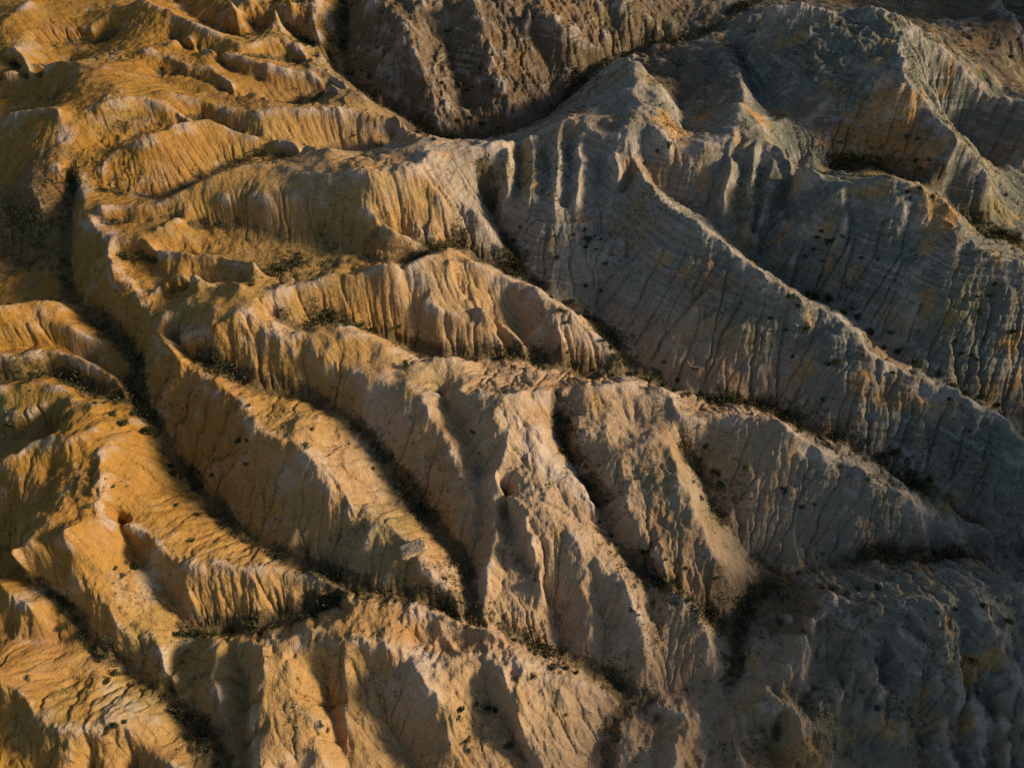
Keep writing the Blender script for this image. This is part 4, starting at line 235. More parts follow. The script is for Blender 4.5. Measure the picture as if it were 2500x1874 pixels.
mound g h|74.6,39.2,2.9 74.3,37.7,2.6 74.0,36.3,2.1 73.8,35.0,1.5 73.7,33.7,0.9 73.6,32.4,0.1 73.5,31.1,-0.8 73.5,29.9,-1.6 73.4,28.6,-2.4 73.3,27.4,-3.2 73.2,26.1,-3.8
mound g b|60.2,43.4,3.8 59.6,42.2,3.1 59.1,41.0,2.3 58.6,39.9,1.3 58.2,38.8,0.3 57.5,37.6,-0.7 56.7,36.3,-1.6 55.9,35.0,-2.2 55.0,33.7,-2.9 54.3,32.5,-3.8 54.3,31.4,-4.9 54.3,30.4,-6.0 54.2,29.3,-7.0 54.2,28.3,-8.1 54.2,27.2,-9.2
mound g c|65.5,38.1,2.3 65.2,37.0,1.0 64.8,35.8,-0.3 64.7,34.6,-1.4 64.5,33.4,-2.3 64.2,32.1,-3.2 64.0,30.7,-3.9 63.8,29.3,-4.5 63.6,27.9,-5.2 63.4,26.6,-6.0
hollow low|42.9,34.1,-5.2 42.2,32.7,-5.5 41.4,31.3,-5.8 41.0,29.7,-6.0 40.6,28.2,-6.3 40.3,26.7,-6.5
low g|33.5,38.5,-7.2 33.1,36.7,-6.7 32.7,34.9,-6.4 32.4,33.2,-6.3 31.9,31.9,-6.4 31.5,30.5,-6.5 31.0,29.3,-6.5 30.5,28.0,-6.6 30.0,26.7,-6.5
low g2|23.5,34.7,-7.2 22.4,33.2,-7.1 21.4,31.8,-7.3 20.4,30.4,-7.5 19.6,29.3,-7.8 18.9,28.2,-8.1 18.2,27.1,-8.4
h1 g2|-79.8,166.6,21.3 -77.5,166.5,20.6 -74.8,165.9,20.3 -71.9,164.7,20.3 -69.0,163.2,20.5 -66.0,162.1,20.6 -63.0,161.2,20.6 -60.2,160.5,20.5 -57.8,161.1,20.2 -55.6,162.0,19.7 -53.3,163.1,19.1 -51.0,164.2,18.4 -49.1,164.8,17.7 -47.1,165.4,17.0 -45.0,165.9,16.3 -42.8,166.1,15.9 -40.3,165.6,15.3 -37.8,165.7,14.5 -35.4,166.1,13.4 -32.8,166.1,12.5 -30.7,167.5,11.9 -28.5,169.2,11.1 -26.4,171.4,10.0 -24.3,174.0,8.7 -21.7,178.2,7.3 -18.9,182.4,5.9
g2 m|-74.7,145.9,19.9 -73.1,148.5,19.4 -71.3,150.7,19.1 -69.2,152.5,19.1 -67.0,153.7,19.3 -64.8,155.1,19.5 -62.7,156.8,19.5 -60.1,156.7,19.2 -57.5,156.6,19.0 -54.8,156.4,18.8 -52.9,155.8,18.4 -51.3,155.9,17.4 -49.8,156.7,16.1 -48.3,158.5,14.4 -46.8,160.6,12.6
h h1|-94.8,190.9,20.3 -91.6,190.0,20.3 -88.5,189.3,20.0 -85.4,188.7,19.8 -82.9,187.3,19.6 -80.2,185.7,19.6 -77.6,184.0,19.7 -75.0,182.3,19.7 -71.8,181.3,19.9 -68.7,180.4,20.0 -65.8,180.1,19.8 -63.3,181.2,19.2 -60.9,182.7,18.4 -58.4,183.9,17.7 -55.9,185.6,17.1 -53.3,187.2,16.6 -50.6,188.7,16.2 -47.7,188.6,15.5 -45.0,189.3,14.2 -42.4,190.5,12.8
h2 h3|-96.4,208.1,20.6 -92.6,205.0,21.3 -89.5,203.2,21.5 -86.6,201.9,21.3 -83.6,200.5,21.3 -80.6,197.8,21.5 -77.6,195.2,21.6 -74.9,193.0,21.6 -72.3,191.2,21.3 -69.1,190.0,21.0 -66.0,188.9,20.6 -63.0,188.0,20.2 -60.9,188.2,19.6 -58.9,188.3,19.2 -56.8,188.6,18.6 -54.8,189.1,18.0 -52.8,189.6,17.3 -50.8,190.2,16.6
h3 h4|-77.7,198.0,23.7 -75.1,199.1,23.1 -72.6,200.4,22.5 -70.1,202.0,21.8 -67.3,202.3,20.8 -64.6,202.9,19.7 -61.8,203.1,18.8 -58.8,202.5,18.0 -55.8,202.2,17.1
north v0|-115.4,255.3,17.9 -112.4,252.4,16.9 -109.1,248.8,16.3 -105.3,243.8,16.3 -101.2,238.2,16.7 -97.7,234.6,16.8 -94.4,231.3,16.9 -91.2,228.4,16.9 -87.7,226.4,16.6 -84.3,224.6,16.4 -80.8,222.5,16.2 -79.3,226.1,16.1 -77.7,229.7,16.0 -74.0,228.3,16.0 -70.3,226.8,16.1 -66.6,225.2,16.2 -63.5,221.9,16.2 -60.6,219.2,16.1 -58.0,217.1,15.6 -55.4,215.3,15.0 -53.1,212.0,14.4 -50.9,209.1,13.7 -48.7,206.4,12.9
far g0|-81.5,238.9,23.8 -81.2,235.5,21.8 -81.0,232.1,19.8 -80.4,231.1,17.8 -79.7,230.0,15.9
far g1|-67.6,230.7,27.1 -67.1,229.5,24.4 -66.6,228.2,21.6 -66.7,227.5,18.9 -66.9,226.6,16.2
g v1|-95.4,154.0,20.7 -93.4,155.0,21.0 -91.8,156.6,20.8 -90.4,158.8,20.3 -88.7,160.4,20.2 -86.5,161.1,20.7 -84.5,161.8,21.2 -82.6,162.7,21.6 -80.8,163.6,22.0
g v2|-93.4,140.0,21.8 -91.7,140.1,21.2 -89.8,140.0,20.7 -87.8,139.8,20.3 -85.7,139.5,20.0 -83.9,139.9,19.7 -81.9,140.3,19.4 -80.0,140.5,19.3 -77.9,140.5,19.2 -76.1,142.7,19.3 -74.4,145.0,19.5
g v3|-88.1,127.1,22.6 -86.5,127.3,22.1 -84.8,127.5,21.7 -83.1,127.6,21.4 -81.2,127.5,21.2 -79.1,127.7,21.1 -77.0,127.9,20.9 -74.9,128.0,20.8 -72.8,128.1,20.7 -70.9,128.4,20.5 -69.1,128.7,20.3 -67.2,128.9,20.1 -65.2,129.0,20.0 -63.0,128.8,19.9 -60.7,128.6,19.8 -58.4,128.3,19.8 -56.1,128.0,19.7 -53.7,126.8,19.6 -51.3,125.7,19.3 -49.0,124.8,19.0 -46.7,123.9,18.5 -44.9,122.9,17.8 -43.2,122.1,17.0 -41.4,121.2,16.3
g v4|-81.2,117.5,19.5 -78.9,117.6,19.4 -76.9,117.9,19.1 -74.9,118.4,18.7 -73.1,118.6,18.4 -71.2,118.5,18.3 -69.2,118.3,18.3 -67.2,118.1,18.4 -65.2,117.9,18.3 -63.3,117.8,18.1 -61.4,117.6,18.0 -59.4,117.4,17.9 -57.4,116.3,17.9 -55.5,115.2,17.8 -53.6,114.3,17.6 -51.8,113.5,17.4
g v5|-74.9,108.8,18.3 -72.8,108.8,18.5 -70.8,109.0,18.5 -68.9,109.4,18.3 -67.2,109.5,18.1 -65.5,109.8,17.6 -63.9,110.2,17.2 -62.2,110.4,16.8 -60.4,110.7,16.8 -58.3,110.6,17.2 -56.1,110.0,18.0 -53.7,109.2,19.0
i v1|-142.8,201.3,22.7 -139.9,199.6,22.3 -136.9,197.6,22.1 -133.9,195.6,22.0 -131.4,196.4,21.6 -129.5,198.1,20.7 -127.9,200.4,19.6
i v2|-139.4,191.4,20.7 -136.8,191.6,20.7 -134.2,191.8,20.6 -131.0,191.3,21.0 -128.0,190.9,21.3 -126.0,192.0,20.8 -125.1,196.2,19.3 -124.9,201.7,17.2
i v3|-135.5,184.4,18.0 -131.8,183.5,18.9 -128.3,183.0,19.5 -124.9,182.6,20.2 -121.2,180.9,20.8 -117.6,179.4,21.3
i v4|-132.7,171.1,16.3 -127.4,168.3,18.0 -122.3,165.7,19.5 -120.2,166.4,20.3 -118.8,168.2,20.3 -117.5,170.1,20.4
i v5|-135.3,209.5,21.7 -133.2,210.9,21.0 -131.0,212.1,20.5 -128.6,213.1,20.0 -126.1,213.8,19.6 -123.4,215.0,19.5 -120.4,215.8,19.5 -117.4,216.5,19.6
left foot|-120.6,148.9,20.1 -117.6,145.2,19.9 -114.7,141.5,19.7 -114.5,137.8,19.5 -114.4,134.2,19.4
"""
WORLD_LINES = [  # country outside the frame: x, y, z
    [(-130, 30, 6), (-150, 80, 14)],
    [(-60, -20, -4), (20, -20, -8), (70, -20, -6)],
    [(-250, 200, 22), (-260, 330, 26)],
    [(-200, 345, 30), (-100, 350, 40), (0, 352, 44), (70, 352, 38)],
    [(240, 345, -2), (200, 350, 2)],
    [(260, 300, 6), (255, 200, 4)],
]

def parse(txt):
    out = []
    for ln in txt.strip().splitlines():
        name, pts = ln.split('|')
        out.append((name, np.array([[float(c) for c in q.split(',')] for q in pts.split()])))
    return out

ridges, gullies = parse(RIDGES), parse(GULLIES)

# ------------------------------------------------------------------ heightfield on a fan of rows
Y0, Y1 = -20.0, 352.0
def halfw(y):
    return 92.0 + 0.50 * np.maximum(y, 0)
NU, NV = 1600, 1500
# row spacing grows with distance
g0, g1 = 0.55, 1.75
vv = np.linspace(0, 1, NV)
ypos = Y0 + (Y1 - Y0) * (g0 * vv + (g1 - g0) / 2 * vv ** 2) / (g0 + (g1 - g0) / 2)
uu = np.linspace(-1, 1, NU)

def row_of(y):
    s = (np.asarray(y) - Y0) / (Y1 - Y0) * (g0 + (g1 - g0) / 2)
    a = (g1 - g0) / 2
    return (-g0 + np.sqrt(np.maximum(g0 * g0 + 4 * a * s, 0))) / (2 * a)      # 0..1

def col_of(x, y):
    return (np.asarray(x) / halfw(np.asarray(y)) + 1) / 2

def samples(w, step=0.12):
    out = []
    for a, b in zip(w[:-1], w[1:]):
        n = max(2, int(np.linalg.norm(b[:2] - a[:2]) / step))
        t = np.linspace(0, 1, n)[:, None]
        out.append(a + (b - a) * t)
    return np.concatenate(out)

def wiggle(w, amp):
    """small sideways wander so a surveyed line is never dead straight"""
    s = samples(w, 0.12)
    d = np.concatenate([[0], np.cumsum(np.linalg.norm(np.diff(s[:, :2], axis=0), axis=1))])
    for lam, k in ((9.0, 1.0), (4.0, 0.5), (1.9, 0.25)):
        p, q = rng.uniform(0, 6.28, 2)
        s[:, 0] += amp * k * np.sin(d / lam * 6.28 * rng.uniform(0.8, 1.2) + p)
        s[:, 1] += amp * k * np.sin(d / lam * 6.28 * rng.uniform(0.8, 1.2) + q)
        s[:, 2] += 0.5 * amp * k * np.sin(d / lam * 6.28 + p + q)
    return s

rs = np.concatenate([wiggle(w, 0.30) for _, w in ridges])
gs = np.concatenate([wiggle(w, 0.22) for _, w in gullies])
ws = np.concatenate([samples(np.array(w, float)) for w in WORLD_LINES])
allpts = np.concatenate([rs, gs, ws])

def constraint(nu, nv, pts):
    i = np.rint(row_of(pts[:, 1]) * (nv - 1)).astype(int)
    j = np.rint(col_of(pts[:, 0], pts[:, 1]) * (nu - 1)).astype(int)
    ok = (i >= 0) & (i < nv) & (j >= 0) & (j < nu)
    i, j, z = i[ok], j[ok], pts[ok, 2]
    s, n = np.zeros((nv, nu)), np.zeros((nv, nu))
    np.add.at(s, (i, j), z)
    np.add.at(n, (i, j), 1)
    m = n > 0
    s[m] /= n[m]
    return s, m

def resize(h, nv, nu):
    a, b = h.shape
    y = np.linspace(0, a - 1, nv); x = np.linspace(0, b - 1, nu)
    i = np.minimum(y.astype(int), a - 2); j = np.minimum(x.astype(int), b - 2)
    fy = (y - i)[:, None]; fx = (x - j)[None, :]
    r0 = h[i] * (1 - fy) + h[i + 1] * fy
    return r0[:, j] * (1 - fx) + r0[:, j + 1] * fx

def relax(h, s, m, n):
    for _ in range(n):
        p = np.pad(h, 1, mode='edge')
        h = 0.25 * (p[:-2, 1:-1] + p[2:, 1:-1] + p[1:-1, :-2] + p[1:-1, 2:])
        h[m] = s[m]
    return h

def blur(h, n):
    for _ in range(n):
        p = np.pad(h, 1, mode='edge')
        h = 0.5 * h + 0.125 * (p[:-2, 1:-1] + p[2:, 1:-1] + p[1:-1, :-2] + p[1:-1, 2:])
    return h

EU, EV = int(NU * 0.62), int(NV * 0.62)                       # grid of the erosion model
h = None
for f, it in ((24, 600), (12, 300), (6, 200), (3, 160), (2, 140), (1, 110)):
    nu, nv = EU // f, EV // f
    s, m = constraint(nu, nv, allpts)
    h = np.full((nv, nu), 8.0) if h is None else resize(h, nv, nu)
    h[m] = s[m]
    h = relax(h, s, m, it)
h = blur(h, 2)

# shallow closed pits between surveyed lines are filled, as silt would fill them
def fill_pits(h, limit):
    import heapq
    nv, nu = h.shape
    hl = h.ravel().tolist(); out = list(hl); seen = bytearray(nv * nu); heap = []
    for i in list(range(nu)) + list(range((nv - 1) * nu, nv * nu)) + list(range(0, nv * nu, nu)) + list(range(nu - 1, nv * nu, nu)):
        if not seen[i]:
            seen[i] = 1; heapq.heappush(heap, (hl[i], i))
    while heap:
        z, i = heapq.heappop(heap); r, c = divmod(i, nu)
        for dr in (-1, 0, 1):
            for dc in (-1, 0, 1):
                a, b = r + dr, c + dc
                if 0 <= a < nv and 0 <= b < nu:
                    j = a * nu + b
                    if not seen[j]:
                        seen[j] = 1; out[j] = max(hl[j], z + 0.01); heapq.heappush(heap, (out[j], j))
    d = np.array(out).reshape(nv, nu) - h
    m = d > 0.02; mx = d * m
    for _ in range(260):
        p = np.pad(mx, 1)
        q = np.maximum.reduce([p[1:-1, 1:-1], p[:-2, 1:-1], p[2:, 1:-1], p[1:-1, :-2], p[1:-1, 2:], p[:-2, :-2], p[2:, 2:], p[:-2, 2:], p[2:, :-2]]) * m
        if np.array_equal(q, mx): break
        mx = q
    return np.where(m & (mx < limit), d, 0)
hc = resize(h, EV // 3, EU // 3)
h = h + resize(blur(fill_pits(hc, 5.0), 1), EV, EU)

def grid(nu, nv):
    yy = np.interp(np.linspace(0, 1, nv), vv, ypos)
    return np.linspace(-1, 1, nu)[None, :] * halfw(yy)[:, None], np.repeat(yy[:, None], nu, 1)

def hash2(ix, iy, k):
    n = (ix.astype(np.int64) * 374761393 + iy.astype(np.int64) * 668265263 + k * 2246822519) & 0xffffffff
    n = ((n ^ (n >> 13)) * 1274126177) & 0xffffffff
    return ((n ^ (n >> 16)) & 0xffffff) / float(0x1000000)

def vnoise(x, y, k):
    ix, iy = np.floor(x), np.floor(y)
    fx, fy = x - ix, y - iy
    fx = fx * fx * fx * (fx * (fx * 6 - 15) + 10); fy = fy * fy * fy * (fy * (fy * 6 - 15) + 10)
    a, b = hash2(ix, iy, k), hash2(ix + 1, iy, k)
    c, d = hash2(ix, iy + 1, k), hash2(ix + 1, iy + 1, k)
    return (a + (b - a) * fx) * (1 - fy) + (c + (d - c) * fx) * fy - 0.5

def fbm(x, y, k, n=4):
    o, a = 0, 1.0
    for q in range(n):
        o = o + a * vnoise(x, y, k + q * 17)
        x, y = x * 1.93 * 0.8 - y * 1.93 * 0.6 + 11.3, x * 1.93 * 0.6 + y * 1.93 * 0.8 - 7.1
        a *= 0.5
    return o

def slope(h, X, Y):
    dy = np.gradient(h, axis=0) / np.gradient(Y, axis=0)
    dx = np.gradient(h, axis=1) / np.gradient(X, axis=1)
    return dx, dy

def gully(h, X, Y, lam, depth, seed, sharp=0.55, warp=0.0):
    """rills running straight down the slope: stripes across the fall line, blended from cell to cell"""
    gx, gy = slope(blur(h, 6), X, Y)
    sl = np.hypot(gx, gy) + 1e-6
    tx, ty = -gy / sl, gx / sl                   # along the contour
    px, py = X / (lam * 2.2), Y / (lam * 2.2)
    ix, iy = np.floor(px), np.floor(py)
    cs, sn = np.zeros_like(h), np.zeros_like(h)
    for a in (-1, 0, 1):
        for b in (-1, 0, 1):
            cx, cy = ix + a, iy + b
            ox, oy = cx + hash2(cx, cy, seed), cy + hash2(cx, cy, seed + 1)
            dx, dy = px - ox, py - oy
            w = np.exp(-2.2 * (dx * dx + dy * dy)) 
            ph = (dx * tx + dy * ty) * 2.2 * 6.283 + 6.283 * hash2(cx, cy, seed + 2)
            cs += w * np.cos(ph); sn += w * np.sin(ph)
    mag = np.hypot(cs, sn) + 1e-6
    ph = np.arctan2(sn, cs)
    prof = -np.exp(-(ph / sharp) ** 2) + 0.35 * (np.cos(ph) * -0.5)
    k = np.clip((sl - 0.18) / 0.5, 0, 1) * np.clip(mag / 0.6, 0, 1)
    return h + depth * prof * k

EX, EY = grid(EU, EV)
sm = lambda a, lo, hi: (lambda t: t * t * (3 - 2 * t))(np.clip((a - lo) / (hi - lo), 0, 1))
quiet = 1 - 0.6 * sm(-EX, 25, 50) * sm(EY, 100, 122)          # the western plateau is smoother
h = h + quiet * (1.7 * fbm(EX / 11, EY / 11, 3, 4) + 0.9 * fbm(EX / 4.5, EY / 4.5, 31, 3))
# broken ground: slumps and rubble
rug = 0
for cx, cy, r, a in ((60, 42, 22, 0.9), (45, 35, 18, 0.9), (70, 25, 20, 0.9), (30, 30, 12, 0.8), (22, 52, 10, 0.8), (28, 52, 8, 0.8), (-16, 44, 12, 0.6), (0, 36, 14, 0.6),
                     (-12, 204, 25, 1.1), (-45, 215, 25, 1.1), (25, 215, 25, 1.1), (0, 250, 40, 1.1), (-60, 250, 30, 1.0), (80, 62, 16, 0.9), (95, 190, 25, 0.7), (75, 205, 25, 0.7), (-45, 92, 5, 0.5), (-70, 64, 10, 0.6), (18, 79, 6, 0.4), (52, 72, 12, 0.4), (90, 45, 20, 1.0)):
    rug = np.maximum(rug, a * np.exp(-((EX - cx) ** 2 + (EY - cy) ** 2) / (r * r)))
ridged = lambda x, y, k: 0.32 - np.abs(fbm(x, y, k, 3))
h = h + rug * (2.0 * ridged(EX / 6 + 0.1 * EY, EY / 9, 401) + 1.7 * ridged(EX / 2.6, EY / 3.8, 431) + 0.8 * ridged(EX / 1.2, EY / 1.5, 451))
gmask = quiet * np.clip(0.65 + 1.6 * fbm(EX / 30, EY / 30, 77, 2), 0.15, 1.3)
h1 = gully(h, EX, EY, 5.0, 0.55, 101, 0.4)
h = h + (h1 - h) * gmask
h1 = gully(h, EX, EY, 2.1, 0.10, 211)
h = h + (h1 - h) * np.clip(0.6 + 1.8 * fbm(EX / 18, EY / 18, 177, 2), 0.0, 1.4)

# ---- running water: a few rounds of steepest-descent drainage and incision
def incise(h, X, Y, rounds, kk, cap, fixed):
    nv, nu = h.shape
    dxx = np.gradient(X, axis=1); dyy = np.gradient(Y, axis=0)
    idx = np.arange(nv * nu).reshape(nv, nu)
    area0 = (dxx * dyy)
    for _ in range(rounds):
        best = np.zeros((nv, nu)); rec = idx.copy(); dist = np.ones((nv, nu))
        for a in (-1, 0, 1):
            for b in (-1, 0, 1):
                if not a and not b: continue
                d = np.hypot(a * dyy, b * dxx)
                q = np.full((nv, nu), 1e9)
                ys, yd = slice(max(a, 0), nv + min(a, 0)), slice(max(-a, 0), nv + min(-a, 0))
                xs, xd = slice(max(b, 0), nu + min(b, 0)), slice(max(-b, 0), nu + min(-b, 0))
                q[yd, xd] = h[ys, xs]
                s = (h - q) / d * rng.uniform(0.6, 1.4, (nv, nu))
                t = s > best
                best[t] = s[t]; dist[t] = d[t]; rec[t] = (idx + a * nu + b)[t]
        order = np.argsort(h, axis=None)
        r = rec.ravel(); A = area0.ravel().tolist(); rl = r.tolist()
        for i in order[::-1].tolist():
            j = rl[i]
            if j != i: A[j] += A[i]
        A = np.minimum(np.array(A), cap)
        F = kk * np.sqrt(A) / dist.ravel()
        F[fixed.ravel()] = 0
        F = F.tolist(); H = h.ravel().tolist()
        for i in order.tolist():
            j = rl[i]
            if j != i and H[i] > H[j]:
                f = F[i]
                H[i] = (H[i] + f * H[j]) / (1 + f)
        h = np.array(H).reshape(nv, nu)
        p = np.pad(h, 1, mode='edge')
        h = h + 0.012 * (p[:-2, 1:-1] + p[2:, 1:-1] + p[1:-1, :-2] + p[1:-1, 2:] - 4 * h)
    return h, A.reshape(nv, nu)

_, gm = constraint(EU, EV, gs)
fixed = gm.copy(); fixed[0] = fixed[-1] = True; fixed[:, 0] = fixed[:, -1] = True
h = h + 0.25 * fbm(EX / 1.6, EY / 1.6, 37, 2)
h, area = incise(h, EX, EY, 9, 0.020, 80.0, fixed)

# ---- full resolution
X, Y = grid(NU, NV)
H = resize(h, NV, NU)
AREA = resize(np.log10(area + 0.1), NV, NU)
H = H + 0.16 * fbm(X / 2.2, Y / 2.2, 83, 4)
_, gm = constraint(NU, NV, gs)
H, _ = incise(H, X, Y, 4, 0.016, 40.0, gm)
H1 = gully(H, X, Y, 1.0, 0.07, 307, 0.6)
H = H + (H1 - H) * np.clip(0.8 + 1.5 * fbm(X / 12, Y / 12, 207, 2), 0.1, 1.5)
H = gully(H, X, Y, 0.55, 0.03, 407, 0.7)
rough = np.clip(0.5 + 2.2 * fbm(X / 22, Y / 22, 55, 3), 0.1, 1.3)
H = H + rough * (0.50 * (0.2 - np.abs(fbm(X / 2.0, Y / 2.0, 91, 3))) + 0.16 * (0.25 - np.abs(fbm(X / 0.8, Y / 0.8, 131, 2))))
RUG = np.clip(resize(rug, NV, NU), 0, 1)
H = H + RUG * (0.75 * (0.2 - np.abs(fbm(X / 1.5, Y / 1.7, 461, 3))) + 0.3 * (0.2 - np.abs(fbm(X / 0.6, Y / 0.6, 471, 2))))
# grey claystone in the east, ochre clay in the west
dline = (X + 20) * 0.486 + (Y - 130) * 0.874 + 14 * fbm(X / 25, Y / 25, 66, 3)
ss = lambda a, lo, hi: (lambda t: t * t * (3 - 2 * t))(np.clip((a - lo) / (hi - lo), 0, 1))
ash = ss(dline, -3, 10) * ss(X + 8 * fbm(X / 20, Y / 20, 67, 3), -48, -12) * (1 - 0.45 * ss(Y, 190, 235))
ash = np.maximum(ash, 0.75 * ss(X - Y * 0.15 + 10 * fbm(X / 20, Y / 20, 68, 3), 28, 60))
# harder beds stand out as faint ledges
bed = H + 0.02 * X
gx, gy = slope(H, X, Y)
steep = np.clip((np.hypot(gx, gy) - 0.35) / 0.6, 0, 1)
wob = 1.5 * fbm(X / 14, Y / 14, 19, 2)
H = H + steep * (0.03 + 0.10 * ash) * (np.sin(bed * 6.283 / 1.25 + wob) + 0.6 * np.sin(bed * 6.283 / 0.62 + 2 * wob))

Hb = blur(resize(H, NV // 4, NU // 4), 10)
conv = resize(resize(H, NV // 4, NU // 4) - Hb, NV, NU)          # > 0 on crests, < 0 in hollows
gx, gy = slope(blur(H, 4), X, Y)
steep = np.hypot(gx, gy)

def height_at(x, y):
    r = float(np.clip(row_of(y), 0, 1)) * (NV - 1); c = float(np.clip(col_of(x, y), 0, 1)) * (NU - 1)
    i, j = min(int(r), NV - 2), min(int(c), NU - 2)
    a, b = r - i, c - j
    return float((H[i, j] * (1 - b) + H[i, j + 1] * b) * (1 - a) + (H[i + 1, j] * (1 - b) + H[i + 1, j + 1] * b) * a)

# ------------------------------------------------------------------ terrain mesh
me = bpy.data.meshes.new("terrain")
nvts = NU * NV
me.vertices.add(nvts)
me.vertices.foreach_set("co", np.stack([X, Y, H], -1).astype(np.float32).ravel())
ii = np.arange(nvts).reshape(NV, NU)
quads = np.stack([ii[:-1, :-1], ii[:-1, 1:], ii[1:, 1:], ii[1:, :-1]], -1).reshape(-1, 4)
nf = len(quads)
me.loops.add(nf * 4)
me.loops.foreach_set("vertex_index", quads.ravel().astype(np.int32))
me.polygons.add(nf)
me.polygons.foreach_set("loop_start", np.arange(0, nf * 4, 4, dtype=np.int32))
me.polygons.foreach_set("use_smooth", np.ones(nf, dtype=bool))
me.update()

def attr(name, a):
    at = me.attributes.new(name, 'FLOAT', 'POINT')
    at.data.foreach_set("value", np.ascontiguousarray(a, dtype=np.float32).ravel())
SUNLIT_AND_RUST = ((88, 162, 10), (94, 155, 8), (46, 28, 4), (70, 38, 3), (38, 156, 4.5), (59, 163, 4), (87, 124, 5))  # sunlit warmth painted on the bowl and right-facing slopes, rust on the mound
MAIN = ("v14", "centre v3", "north canyon", "dark canyon", "v18", "v16", "v12", "v10", "v22", "v21", "v11", "j v2", "v19", "m back low", "bowl foot")
vs_pts = np.concatenate([samples(w) for n_, w in gullies if n_ in MAIN])
_, vm = constraint(NU // 4, NV // 4, vs_pts)
vm = vm.astype(float); near = blur(vm, 9) * 4.0 * np.clip(0.75 + 2.0 * resize(fbm(X[::4, ::4] / 9, Y[::4, ::4] / 9, 611, 3), NV // 4, NU // 4), 0, 1.3); wide = blur(vm, 70) * 8
near = np.clip(resize(near, NV, NU), 0, 1); wide = np.clip(resize(wide, NV, NU), 0, 1)
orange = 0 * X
for cx, cy, r in SUNLIT_AND_RUST:
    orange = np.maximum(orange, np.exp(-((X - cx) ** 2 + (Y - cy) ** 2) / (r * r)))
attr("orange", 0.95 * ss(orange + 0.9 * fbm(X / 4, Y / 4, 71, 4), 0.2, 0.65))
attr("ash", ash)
attr("steepness", blur(steep, 3))
umber_and_shade = ss(Y + 10 * fbm(X / 20, Y / 20, 69, 3), 172, 190) * ss(X, -70, -40) * (1 - ss(X, 40, 70))
umber_and_shade = np.maximum(umber_and_shade, ss(X * 0.75 + Y * 0.66 + 8 * fbm(X / 20, Y / 20, 70, 3), 222, 240))  # shade beyond the high peak, painted as dark soil
umber_and_shade = np.maximum(umber_and_shade, 0.85 * ss(np.exp(-((X + 108) / 15) ** 2 - ((Y - 132) / 17) ** 2) + 0.5 * fbm(X / 6, Y / 6, 72, 4), 0.3, 0.7))
umber_and_shade = np.maximum(umber_and_shade, 0.9 * ss(np.exp(-((X - 44) / 14) ** 2 - ((Y - 52) / 10) ** 2) + 0.7 * fbm(X / 6, Y / 6, 73, 4), 0.35, 0.7))
attr("umber_and_shade", umber_and_shade)
PALE_TOPS = ("main crest", "long spur", "d crest right", "centre crest", "north knob", "spur k", "d front", "d back", "finger", "f crest", "peak down", "ridge g", "t ridge", "spur q", "peak left", "d knob")
_, cm = constraint(NU // 4, NV // 4, np.concatenate([samples(w) for n_, w in ridges if n_ in PALE_TOPS]))
tops = np.clip(resize(blur(cm.astype(float), 14) * 5.5, NV, NU), 0, 1) * (0.55 + 0.45 * ash)
tops = np.clip(tops * (0.9 + 2.2 * fbm(X / 7, Y / 7, 621, 4)), 0, 1)
attr("crust", np.clip(np.maximum(conv / 0.7, tops), 0, 1))
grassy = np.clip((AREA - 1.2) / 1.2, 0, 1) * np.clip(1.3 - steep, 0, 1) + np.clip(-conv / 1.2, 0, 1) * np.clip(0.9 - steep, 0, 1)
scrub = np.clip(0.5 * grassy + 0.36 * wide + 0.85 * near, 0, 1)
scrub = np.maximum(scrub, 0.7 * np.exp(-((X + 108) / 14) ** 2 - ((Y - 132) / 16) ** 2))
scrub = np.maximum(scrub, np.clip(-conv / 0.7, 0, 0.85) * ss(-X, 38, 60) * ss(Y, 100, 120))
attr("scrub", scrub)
terrain = bpy.data.objects.new("terrain", me)
C.objects.link(terrain)
terrain["kind"] = "structure"

# ------------------------------------------------------------------ materials
def new_mat(name, rough=0.95):
    m = bpy.data.materials.new(name)
    m.use_nodes = True
    b = m.node_tree.nodes["Principled BSDF"]
    b.inputs["Roughness"].default_value = rough
    try: b.inputs["Specular IOR Level"].default_value = 0.12
    except Exception: pass
    return m, m.node_tree.nodes, m.node_tree.links, b

